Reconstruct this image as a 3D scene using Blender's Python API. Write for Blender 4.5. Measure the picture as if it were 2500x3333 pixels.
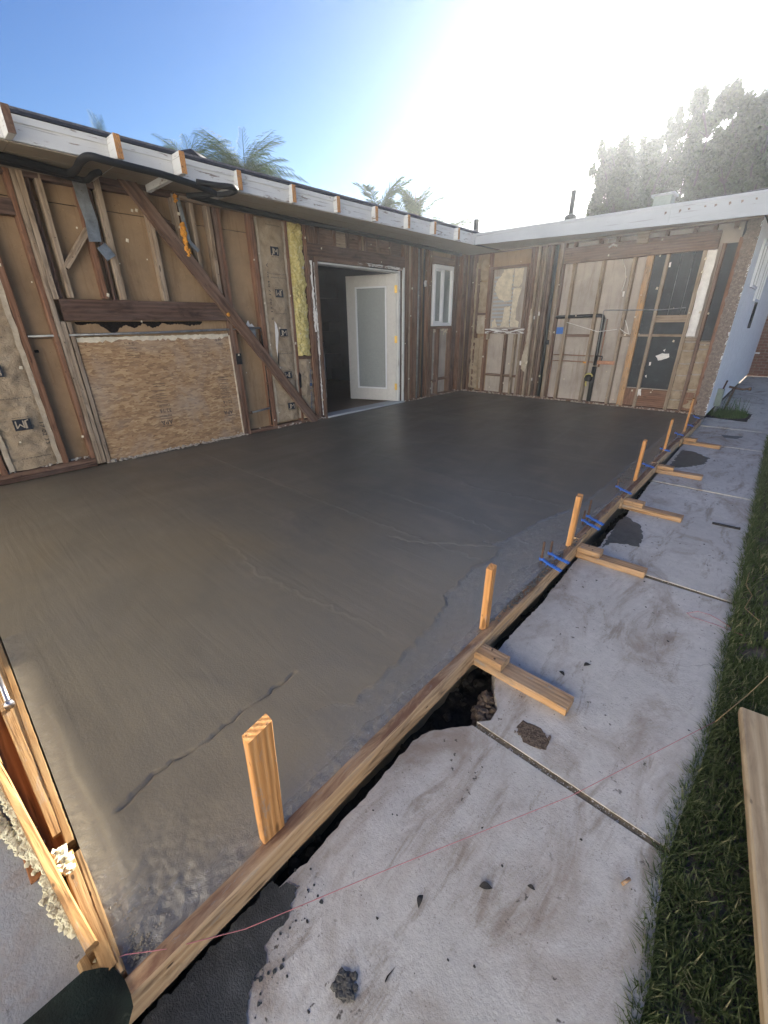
import bpy, math, random
import numpy as np
from mathutils import Vector, Matrix, noise as MN
random.seed(7); rng=np.random.default_rng(7)
S=bpy.context.scene
for o in list(bpy.data.objects): bpy.data.objects.remove(o)
COL=S.collection
# ------------------------------------------------------------------ camera
F=1358.889
RC=[[0.7382611, 0.6744139, -0.0116845], [0.2683013, -0.3095069, -0.9122609], [-0.6188578, 0.6703517, -0.409443]]
cam=bpy.data.cameras.new('camera'); camo=bpy.data.objects.new('camera',cam); COL.objects.link(camo)
cam.sensor_fit='HORIZONTAL'; cam.sensor_width=36; cam.lens=F/2500*36; cam.clip_start=.02; cam.clip_end=600
m=Matrix.Identity(4)
for i in range(3):
    m[i][0]=RC[0][i]; m[i][1]=-RC[1][i]; m[i][2]=-RC[2][i]
m[2][3]=1.28
camo.matrix_world=m; S.camera=camo
# ------------------------------------------------------------------ light
SUN_EL=math.radians(19.55); SUN_AZ=math.radians(-17.6)      # azimuth from +Y towards +X
W=bpy.data.worlds.new('World'); S.world=W; W.use_nodes=True
nt=W.node_tree; bg=nt.nodes['Background']; sky=nt.nodes.new('ShaderNodeTexSky'); sky.sky_type='NISHITA'
sky.sun_disc=False; sky.sun_elevation=SUN_EL; sky.sun_rotation=SUN_AZ; sky.air_density=1.0; sky.dust_density=.38; sky.ozone_density=2.5; sky.altitude=0
sc_=nt.nodes.new('ShaderNodeMixRGB'); sc_.blend_type='MULTIPLY'; sc_.inputs[0].default_value=1; sc_.inputs[2].default_value=(.10,.10,.10,1)
sp=nt.nodes.new('ShaderNodeSeparateColor'); cb=nt.nodes.new('ShaderNodeCombineColor'); sc2=nt.nodes.new('ShaderNodeMixRGB'); sc2.blend_type='MULTIPLY'; sc2.inputs[0].default_value=1; sc2.inputs[2].default_value=(2.95,2.72,2.5,1)
nt.links.new(sky.outputs[0],sc_.inputs[1]); nt.links.new(sc_.outputs[0],sp.inputs[0])
for i_,e_ in enumerate((1.5,1.38,1.1)):       # a clear contrasty sky: response curve of the whole dome
    pw=nt.nodes.new('ShaderNodeMath'); pw.operation='POWER'; pw.inputs[1].default_value=e_; nt.links.new(sp.outputs[i_],pw.inputs[0]); nt.links.new(pw.outputs[0],cb.inputs[i_])
nt.links.new(cb.outputs[0],sc2.inputs[1]); nt.links.new(sc2.outputs[0],bg.inputs[0]); bg.inputs[1].default_value=.12
sl=bpy.data.lights.new('sun','SUN'); sl.energy=5.0; sl.angle=math.radians(.6); sl.color=(1,.93,.82)
so=bpy.data.objects.new('sun',sl); COL.objects.link(so)
sd=Vector((math.sin(SUN_AZ)*math.cos(SUN_EL),math.cos(SUN_AZ)*math.cos(SUN_EL),math.sin(SUN_EL)))
so.rotation_euler=sd.to_track_quat('Z','Y').to_euler(); so.location=(0,0,12)
S.view_settings.view_transform='Standard'; S.view_settings.look='None'; S.view_settings.gamma=1; S.view_settings.exposure=2.62
S.render.engine='CYCLES'
S.render.resolution_x=768; S.render.resolution_y=1024
try:
    S.cycles.max_bounces=6; S.cycles.volume_bounces=0; S.cycles.transparent_max_bounces=8
except Exception: pass
# ------------------------------------------------------------------ node helper
class T:
    def __init__(s,name):
        s.m=bpy.data.materials.new(name); s.m.use_nodes=True; s.nt=s.m.node_tree; s.b=s.nt.nodes['Principled BSDF']
    def n(s,t,**k):
        x=s.nt.nodes.new(t)
        for a,b in k.items(): setattr(x,a,b)
        return x
    def put(s,sock,v):
        if isinstance(v,bpy.types.NodeSocket): s.nt.links.new(v,sock)
        elif isinstance(v,(tuple,list)):
            sock.default_value=tuple(v)+(1,) if (len(v)==3 and sock.type=='RGBA') else tuple(v)
        else: sock.default_value=v
    def attr(s,name='wc'): x=s.n('ShaderNodeAttribute'); x.attribute_name=name; return x.outputs['Vector']
    def pos(s): return s.n('ShaderNodeNewGeometry').outputs['Position']
    def norm(s): return s.n('ShaderNodeNewGeometry').outputs['Normal']
    def sep(s,v,i): x=s.n('ShaderNodeSeparateXYZ'); s.put(x.inputs[0],v); return x.outputs[i]
    def map(s,v,scale=(1,1,1),loc=(0,0,0),rot=(0,0,0)):
        x=s.n('ShaderNodeMapping'); s.put(x.inputs[0],v); x.inputs[1].default_value=loc; x.inputs[2].default_value=rot; x.inputs[3].default_value=scale; return x.outputs[0]
    def noise(s,v,scale=5,detail=4,rough=.55,dist=0,color=False):
        x=s.n('ShaderNodeTexNoise'); s.put(x.inputs['Vector'],v); x.inputs['Scale'].default_value=scale; x.inputs['Detail'].default_value=detail
        x.inputs['Roughness'].default_value=rough; x.inputs['Distortion'].default_value=dist; return x.outputs[1 if color else 0]
    def vor(s,v,scale=5,feature='F1',out=0,rand=1):
        x=s.n('ShaderNodeTexVoronoi',feature=feature); s.put(x.inputs['Vector'],v); x.inputs['Scale'].default_value=scale; x.inputs['Randomness'].default_value=rand; return x.outputs[out]
    def wave(s,v,scale=20,dist=3,dscale=1,detail=2):
        x=s.n('ShaderNodeTexWave',wave_type='RINGS',rings_direction='X'); s.put(x.inputs['Vector'],v); x.inputs['Scale'].default_value=scale
        x.inputs['Distortion'].default_value=dist; x.inputs['Detail'].default_value=detail; x.inputs['Detail Scale'].default_value=dscale; return x.outputs[1]
    def ramp(s,f,stops,interp='LINEAR'):
        x=s.n('ShaderNodeValToRGB'); s.put(x.inputs[0],f); r=x.color_ramp; r.interpolation=interp
        while len(r.elements)<len(stops): r.elements.new(.5)
        for e,(p,c) in zip(r.elements,stops):
            e.position=p; e.color=(c,c,c,1) if not isinstance(c,(tuple,list)) else tuple(c)+(1,)
        return x.outputs[0]
    def mix(s,f,a,b,mode='MIX'):
        x=s.n('ShaderNodeMixRGB',blend_type=mode); s.put(x.inputs[0],f); s.put(x.inputs[1],a); s.put(x.inputs[2],b); return x.outputs[0]
    def ma(s,op,a,b=0.,c=0.,clamp=False):
        x=s.n('ShaderNodeMath',operation=op,use_clamp=clamp); s.put(x.inputs[0],a); s.put(x.inputs[1],b); s.put(x.inputs[2],c); return x.outputs[0]
    def bump(s,h,strength=.5,dist=.01,normal=None):
        x=s.n('ShaderNodeBump'); s.put(x.inputs['Height'],h); x.inputs['Strength'].default_value=strength; x.inputs['Distance'].default_value=dist
        if normal: s.put(x.inputs['Normal'],normal)
        return x.outputs[0]
    def out(s,color,rough=.8,nrm=None,spec=.3,metal=0):
        s.put(s.b.inputs['Base Color'],color); s.put(s.b.inputs['Roughness'],rough); s.b.inputs['Specular IOR Level'].default_value=spec; s.put(s.b.inputs['Metallic'],metal)
        if nrm: s.put(s.b.inputs['Normal'],nrm)
        return s.m
def mul(c,k): return tuple(min(1,x*k) for x in c)
def wood(name,ca,cb,stain=(.03,.02,.015),stamt=.3,ring=9,grey=None,nails=.0,bumpd=.004,rough=.8,gamt=.5,topstain=None,splash=0):
    t=T(name); v=t.attr()
    w=t.wave(t.map(v,(.22,1,1)),ring*1.5,1.1,1.6,3)
    f=t.noise(t.map(v,(3,90,90)),1,5,.6)
    g=t.ma('ADD',t.ma('MULTIPLY',w,.26),t.ma('MULTIPLY',f,.86))
    c=t.ramp(g,[(.25,mul(ca,.75)),(.5,ca),(.85,cb)])
    n2=t.noise(t.map(v,(1.2,6,6)),1.5,5,.6,.4)
    if grey: c=t.mix(t.ma('MULTIPLY',t.ramp(n2,[(.35,0),(.65,1)]),gamt),c,grey)
    n3=t.noise(t.map(v,(2.2,9,9),(3,7,1)),1.7,6,.65,.8)
    c=t.mix(t.ma('MULTIPLY',t.ramp(n3,[(.5,0),(.68,1)]),stamt),c,stain)
    if topstain:
        up=t.ramp(t.sep(t.norm(),2),[(.6,0),(.8,1)]); ts=t.noise(t.map(v,(1.5,8,8),(1,2,3)),2.2,6,.7,.6)
        c=t.mix(t.ma('MULTIPLY',t.ma('MULTIPLY',up,t.ramp(ts,[(.34,.15),(.56,1)])),.9),c,topstain)
    if splash:
        sp_=t.noise(t.map(v,(3,14,14),(4,8,2)),2.4,8,.78,.4); c=t.mix(t.ma('MULTIPLY',t.ramp(sp_,[(.57,0),(.60,1)]),splash),c,(.27,.255,.23))
    kn=t.vor(t.map(v,(2.2,9,9),(1,5,2)),1.0,out=0); c=t.mix(t.ramp(kn,[(.05,.85),(.085,0)]),c,mul(ca,.3))
    cr=t.noise(t.map(v,(2,70,70),(9,1,4)),1,3,.5)
    crk=t.ramp(cr,[(.28,1),(.34,0)])
    c=t.mix(t.ma('MULTIPLY',crk,.6),c,mul(ca,.15))
    if nails:
        d=t.vor(t.map(v,(6,14,14)),1.6,out=0); c=t.mix(t.ma('MULTIPLY',t.ramp(d,[(.06,1),(.1,0)]),nails),c,(.02,.012,.01))
    h=t.ma('SUBTRACT',t.ma('ADD',g,t.ma('MULTIPLY',n3,.4)),crk)
    return t.out(c,rough,t.bump(h,.7,bumpd),.25)
WD={}
WD['old']=wood('old_brown_wood',(.125,.066,.04),(.215,.125,.08),(.02,.012,.01),.6,7,(.24,.18,.15),.6,.006,gamt=.35)
WD['dark']=wood('dark_stained_wood',(.075,.04,.027),(.14,.08,.055),(.012,.008,.008),.6,8,(.2,.15,.13),.5,.006,gamt=.35)
WD['red']=wood('reddish_stud_wood',(.17,.08,.045),(.27,.14,.085),(.05,.02,.015),.55,8,(.3,.2,.14),.7,.004,gamt=.3)
WD['tan']=wood('weathered_tan_wood',(.24,.165,.105),(.40,.30,.20),(.06,.035,.02),.55,9,(.42,.36,.29),.7,.005,gamt=.5)
WD['fresh']=wood('fresh_fir',(.48,.225,.075),(.62,.34,.14),(.15,.085,.05),.6,16,None,.5,.003,splash=.45)
WD['form']=wood('form_lumber',(.47,.285,.14),(.62,.42,.23),(.08,.045,.028),.8,11,(.42,.33,.24),.9,.005,gamt=.5,topstain=(.15,.07,.042),splash=.4)
WD['kick']=wood('kicker_lumber',(.46,.245,.095),(.60,.36,.17),(.11,.085,.065),.65,12,(.36,.29,.22),.8,.004,gamt=.55,splash=.7)
WD['pale']=wood('pale_pine',(.46,.33,.185),(.60,.46,.28),(.22,.15,.09),.55,7,None,.4,.002)
WD['sun']=wood('yellow_pine',(.30,.15,.05),(.42,.24,.09),(.12,.06,.025),.6,12,(.40,.30,.16),.8,.006,gamt=.5,splash=.25)
WD['rdbrown']=wood('redwood_face',(.26,.10,.035),(.40,.18,.07),(.07,.03,.015),.4,22,None,.2,.002)
WD['floor']=wood('interior_floor',(.14,.08,.05),(.22,.14,.09),(.05,.03,.02),.3,6,None,0,.0005,rough=.4)
def painted(name,base,under,amt=.5,thr=.62):
    t=T(name); v=t.attr(); n1=t.noise(t.map(v,(4,26,26)),1.2,6,.7,.5); n2=t.noise(t.map(v,(1.5,3,3)),2,5,.6)
    c=t.mix(t.ramp(n2,[(.35,0),(.7,.35)]),base,mul(base,.72))
    k=t.ma('MULTIPLY',t.ramp(n1,[(thr,0),(thr+.06,1)]),amt); c=t.mix(k,c,under)
    st=t.noise(t.map(v,(2,60,60),(5,5,5)),1,4,.6); c=t.mix(t.ma('MULTIPLY',t.ramp(st,[(.3,1),(.38,0)]),.45),c,mul(under,.6))
    return t.out(c,.6,t.bump(t.ma('SUBTRACT',st,k),.5,.003),.3)
WD['white']=painted('white_painted_wood',(.66,.66,.64),(.24,.19,.15),.9,.585)
WD['whitegrey']=painted('grey_white_painted_wood',(.40,.42,.44),(.2,.18,.17),.7,.66)
WD['peel']=painted('peeling_white_paint',(.72,.70,.66),(.13,.075,.05),1,.47)
WD['soffit']=painted('soffit_paint',(.26,.215,.155),(.25,.2,.15),.4,.68)
def simple(name,c,rough=.7,var=.25,sc=12,spec=.3,metal=0,bd=.002,sp=None):
    t=T(name); v=t.pos(); n=t.noise(v,sc,6,.65); c2=t.mix(t.ramp(n,[(.3,0),(.72,1)]),mul(c,1-var),mul(c,1+var*.6))
    if sp: c2=t.mix(t.ramp(t.noise(v,sc*2.3,5,.7,1),[(.6,0),(.68,sp[1])]),c2,sp[0])
    return t.out(c2,rough,t.bump(t.noise(v,sc*12,4,.6),.5,bd),spec,metal)
def sheet(name,c):
    t=T(name); v=t.pos(); n=t.noise(v,2.2,7,.65); k=t.mix(t.ramp(n,[(.3,0),(.7,1)]),mul(c,.72),mul(c,1.15))
    dr=t.noise(t.map(v,(7,7,.9)),1.6,6,.65,.4); k=t.mix(t.ramp(dr,[(.52,0),(.70,.55)]),k,mul((c[0],c[1]*.88,c[2]*.75),.5))
    pl=t.noise(v,26,7,.75); k=t.mix(t.ramp(pl,[(.60,0),(.68,.35)]),k,mul(c,1.5)); dt=t.vor(v,19); k=t.mix(t.ramp(dt,[(.035,.8),(.06,0)]),k,(.07,.035,.02))
    wr=t.noise(t.map(v,(1,1,.5)),9,6,.6,.8)
    return t.out(k,.9,t.bump(t.ma('ADD',t.ma('MULTIPLY',pl,.25),wr),.5,.006),.12)
DW=sheet('drywall_back_paper',(.34,.23,.135))
DWG=sheet('grey_drywall_paper',(.44,.38,.32))
BLK=simple('black_building_paper',(.035,.04,.045),.8,.4,5,.3,sp=((.2,.2,.2),.15))
GALV=simple('galvanized_metal',(.30,.31,.31),.5,.35,14,.5,.7,sp=((.15,.12,.1),.6))
RUST=simple('rusty_steel',(.12,.07,.045),.8,.5,60,.4,.4,sp=((.25,.1,.04),.6))
COPPER=simple('copper_pipe',(.36,.19,.12),.45,.3,30,.5,.8)
BPIPE=simple('black_pipe',(.010,.010,.011),.6,.5,40,.3,sp=((.08,.075,.07),.2))
BLUE=simple('blue_plastic',(.03,.13,.50),.45,.25,60,.5,sp=((.02,.06,.2),.5))
BOXB=simple('blue_electrical_box',(.06,.17,.50),.6,.2,30)
FOAM=simple('orange_foam',(.75,.34,.06),.9,.35,60,.1,bd=.01)
STUC=simple('rough_stucco',(.24,.19,.16),.95,.5,30,.1,bd=.02,sp=((.6,.57,.5),.8))
STWH=simple('white_stucco',(.74,.74,.74),.9,.12,9,.1,bd=.01)
VINYL=simple('white_vinyl',(.78,.79,.80),.4,.05,9,.4,bd=.0005)
GLASSG=simple('curtained_pane',(.22,.25,.25),.12,.2,4,.6,bd=.0002)
BRASS=simple('brass',(.75,.50,.14),.35,.15,30,.5,.9)
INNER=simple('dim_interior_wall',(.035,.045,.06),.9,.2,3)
CHROME=simple('chrome_wire',(.45,.45,.47),.3,.1,30,.5,.9)
ROOF=simple('roof_gravel',(.16,.16,.18),.95,.5,60,.2,bd=.02)
TAR=simple('dark_roof_edge',(.03,.035,.05),.8,.4,30)
INK=simple('black_ink',(.035,.04,.05),.8,.5,80,.1)
INKB=simple('blue_ink',(.06,.10,.20),.8,.3,80,.1)
STRG=simple('pink_string',(.50,.20,.20),.8,.2,60,.1)
STRY=simple('straw_string',(.42,.30,.14),.9,.2,60,.1)
MOLD=simple('black_mold',(.012,.01,.01),.95,.5,40,.1,sp=((.2,.12,.06),.6))
TORNW=simple('torn_white_paper',(.78,.74,.68),.9,.15,20,.1)
TORNC=simple('torn_cream_paper',(.66,.58,.44),.9,.25,14,.1,bd=.006)
GASG=simple('gas_meter_grey',(.22,.26,.22),.6,.2,30)
RUBB=simple('debris_dark',(.05,.045,.04),.8,.6,80,.2)
CRUST=simple('cream_mortar_crust',(.80,.74,.52),.95,.25,90,.1,bd=.01,sp=((.4,.33,.2),.5))
ROCK=simple('broken_stucco_rubble',(.50,.44,.37),.95,.4,40,.1,bd=.008)
# paper insulation facing
def paper():
    t=T('kraft_paper'); v=t.pos(); n=t.noise(v,7,6,.7,.6); c=t.ramp(n,[(.3,(.25,.185,.12)),(.55,(.37,.285,.19)),(.8,(.47,.38,.27))])
    w=t.noise(t.map(v,(1,1,1.6)),22,5,.6,1.2)
    return t.out(c,.85,t.bump(w,.8,.012),.2)
PAPER=paper()
def paperlt():
    t=T('pale_kraft_flange'); v=t.pos(); c=t.ramp(t.noise(v,14,5,.7),[(.3,(.34,.27,.19)),(.7,(.52,.44,.33))])
    return t.out(c,.85,t.bump(t.noise(v,40,4,.6,1),.6,.006),.2)
PAPERL=paperlt()
def yellow():
    t=T('yellow_fiberglass'); v=t.pos(); n=t.noise(v,14,8,.75,1.5); c=t.ramp(n,[(.28,(.42,.30,.08)),(.5,(.74,.62,.24)),(.75,(.86,.80,.52))])
    return t.out(c,1,t.bump(t.noise(v,70,8,.8,2),1,.02),.05)
YEL=yellow()
def osb():
    t=T('osb_strands'); v=t.pos(); cols=[]; hs=[]
    base=None
    for i,(ry,sc,l) in enumerate(((.12,17,(1,1,3.4)),(-.35,14,(1,1,3.8)),(.55,12,(1,1,4.4)),(-.9,15,(1,1,3.6)))):
        nv=v
        x=t.n('ShaderNodeTexVoronoi'); t.put(x.inputs['Vector'],t.map(t.mix(.03,nv,t.noise(v,30,2,.5,0,True),'ADD'),l,(i*3.1,i*1.7,i),(ry,0,0))); x.inputs['Scale'].default_value=sc
        c=t.sep(x.outputs['Color'],0); h=t.sep(x.outputs['Color'],1)
        if base is None: base=c; hh=h
        else:
            k=t.ramp(t.sep(x.outputs['Color'],2),[(.5,0),(.52,1)]); base=t.mix(k,base,c); hh=t.mix(k,hh,h)
    col=t.ramp(base,[(0,(.13,.07,.035)),(.3,(.24,.14,.07)),(.65,(.34,.21,.11)),(1,(.50,.35,.19))])
    g=t.noise(t.map(v,(1,9,60)),3,4,.6); col=t.mix(.35,col,t.ramp(g,[(.3,(.25,.14,.07)),(.7,(.6,.42,.25))]),'MULTIPLY' if False else 'MIX')
    bl=t.noise(v,2.3,5,.6,.5); col=t.mix(t.ma('MULTIPLY',t.ramp(bl,[(.45,0),(.7,1)]),.5),col,(.38,.33,.28))
    return t.out(col,.75,t.bump(hh,.35,.003),.25)
OSB=osb()
def walkmat(name,base,dark=1.):
    t=T(name); p=t.pos(); v=p
    n=t.noise(v,1.6,6,.6,.3); c=t.ramp(n,[(.3,mul(base,.82)),(.6,base),(.8,mul(base,1.12))])
    n2=t.noise(v,22,6,.7); c=t.mix(t.ramp(n2,[(.35,.35),(.6,0)]),c,mul(base,.62))
    st=t.noise(t.map(v,(1,.5,1),(3,2,0),(0,0,.5)),3.2,7,.68,1.1); c=t.mix(t.ramp(st,[(.50,0),(.68,.75)]),c,(.29,.215,.15))
    st2=t.noise(t.map(v,(2.2,.6,1),(8,1,0),(0,0,-.5)),5,6,.7,.5); c=t.mix(t.ramp(st2,[(.56,0),(.68,.7)]),c,(.27,.21,.15))
    d=t.vor(t.mix(.03,v,t.noise(v,90,3,.6,0,True),'ADD'),95); g0=t.noise(v,9,4,.7); c=t.mix(t.ma('MULTIPLY',t.ramp(d,[(.12,1),(.26,0)]),t.ramp(g0,[(.42,0),(.6,.75)])),c,(.17,.14,.11)); gt=t.ramp(t.noise(v,.9,2,.5),[(.52,0),(.6,1)]); hl=t.vor(t.mix(.10,v,t.noise(v,5,4,.6,0,True),'ADD'),1.7,'DISTANCE_TO_EDGE'); c=t.mix(t.ma('MULTIPLY',t.ramp(hl,[(.0012,.5),(.003,0)]),gt),c,(.2,.17,.14))
    gate=t.noise(v,3,3,.5); d2=t.vor(t.mix(.05,v,t.noise(v,40,3,.7,0,True),'ADD'),22); c=t.mix(t.ma('MULTIPLY',t.ramp(d2,[(.08,1),(.16,0)]),t.ramp(gate,[(.45,0),(.55,.9)])),c,(.08,.065,.05))
    h=t.ma('ADD',t.noise(v,120,6,.7),t.ma('MULTIPLY',n2,.7))
    return t.out(c,.88,t.bump(h,.55,.004),.25)
WALKM=walkmat('old_concrete',(.62,.575,.50))
OLDM=walkmat('old_grey_concrete',(.40,.39,.37))
def slabmat():
    t=T('wet_concrete'); v=t.pos(); rg=t.sep(t.attr('rz'),0)
    n=t.noise(v,1.1,6,.6,.5); c=t.ramp(n,[(.3,(.20,.155,.090)),(.6,(.285,.228,.138)),(.8,(.345,.28,.18))])
    n3=t.noise(v,260,4,.7); c=t.mix(t.ramp(n3,[(.5,0),(.75,.5)]),c,(.27,.25,.22))
    wet=t.ramp(t.ma('ADD',t.ma('MULTIPLY',t.ma('SUBTRACT',t.sep(v,1),t.ma('MULTIPLY',t.ma('ADD',t.sep(v,0),1.0),.35)),.22),t.ma('MULTIPLY',n,.8)),[(.50,0),(1.25,1)]); wet=t.ma('MULTIPLY',wet,.8); c=t.mix(wet,c,(.062,.064,.063))  # wet: shade near the walls painted into the slab colour, darker far and left
    c=t.mix(t.ma('MULTIPLY',rg,.35),c,(.21,.205,.19)); c=t.mix(t.ma('MULTIPLY',t.ramp(t.noise(t.map(v,(1,.45,1),(0,0,0),(0,0,.25)),60,6,.75,1.5),[(.57,0),(.68,.5)]),rg),c,(.45,.45,.43)); pa=t.noise(t.map(v,(1,1.5,1)),2.1,5,.62,1.0); c=t.mix(t.ramp(pa,[(.46,0),(.70,.35)]),c,mul((.13,.112,.08),1)); pb_=t.noise(t.map(v,(.8,1.7,1),(4,4,0),(0,0,-.12)),1.6,6,.66,.6); c=t.mix(t.ramp(pb_,[(.5,0),(.75,.3)]),c,(.29,.24,.17))
    sw=t.noise(t.map(v,(1,.32,1),(0,0,0),(0,0,.35)),3.0,5,.6,.8)
    r=t.ramp(t.ma('ADD',t.ma('MULTIPLY',sw,.6),t.ma('MULTIPLY',n,.4)),[(.3,.30),(.7,.46)])
    r=t.ma('SUBTRACT',r,t.ma('MULTIPLY',rg,.14))
    fine=t.noise(v,130,5,.7); wv=t.noise(t.map(v,(1,.55,1),(0,0,0),(0,0,.3)),30,7,.75,1.2)
    h=t.ma('ADD',t.ma('MULTIPLY',fine,.55),t.ma('MULTIPLY',t.ma('MULTIPLY',wv,rg),2.6))
    h=t.ma('ADD',h,t.ma('MULTIPLY',sw,.8)); arc=t.noise(t.map(v,(.35,3.2,1),(0,0,0),(0,0,.12)),2.6,3,.5,2.2); h=t.ma('ADD',h,t.ma('MULTIPLY',arc,.7))
    t.put(t.b.inputs['Coat Weight'],t.ma('MULTIPLY',t.ma('POWER',rg,1.0),.9,clamp=True)); t.b.inputs['Coat Roughness'].default_value=.13; t.put(t.b.inputs['Coat Normal'],t.bump(t.ma('ADD',wv,fine),.5,.006))
    return t.out(c,r,t.bump(h,.6,.004),.55)
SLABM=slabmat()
WETM=simple('wet_cement_slurry',(.065,.066,.058),.4,.5,18,.4,bd=.008,sp=((.14,.14,.125),.6))
MORT=simple('dark_mortar_splat',(.13,.12,.105),.8,.3,60,.2,bd=.01)
SOIL=simple('dark_trench_soil',(.028,.025,.022),.95,.6,40,.1,bd=.02)
PIT=simple('exposed_aggregate',(.20,.15,.11),.95,.6,90,.1,bd=.02)
DIRT=simple('ground_dirt',(.20,.16,.12),.95,.5,12,.1,bd=.02)
DARKSHP=simple('dark_thin_shape',(.006,.010,.008),.6,.8,16,.1,bd=.006,sp=((.03,.035,.025),.5))
JOINT=simple('joint_sand',(.22,.17,.11),.95,.5,60,.1)
BRICK=simple('red_brick',(.22,.11,.085),.9,.4,20,.1)
BRICKM=simple('brick_mortar',(.26,.2,.17),.9,.3,20,.1)
def leafmat(name,c1,c2,tr=.35,dry=None):
    t=T(name); r=t.n('ShaderNodeAttribute'); r.attribute_name='rn'; c=t.ramp(r.outputs['Fac'],[(0,c1),(.86,c2),(1,dry or c2)])
    t.out(c,.75,None,.08)
    d=t.n('ShaderNodeBsdfTranslucent'); t.put(d.inputs[0],t.mix(.5,c,(c2[0]*1.6,c2[1]*1.9,c2[2]*.8))); mx=t.n('ShaderNodeMixShader'); mx.inputs[0].default_value=tr
    t.nt.links.new(t.b.outputs[0],mx.inputs[1]); t.nt.links.new(d.outputs[0],mx.inputs[2]); t.nt.links.new(mx.outputs[0],t.nt.nodes['Material Output'].inputs[0]); return t.m
GRASSM=leafmat('grass_blade',(.034,.050,.020),(.17,.195,.095),.35,(.42,.36,.20))
WEEDM=leafmat('weed_blade',(.03,.06,.02),(.09,.15,.05),.3)
LEAFM=leafmat('tree_leaf',(.013,.020,.009),(.04,.055,.022),.05)
PALMM=leafmat('palm_leaflet',(.02,.036,.014),(.06,.09,.03),.08)
BARK=simple('bark',(.035,.03,.026),.95,.4,20,.1,bd=.02)
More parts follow.
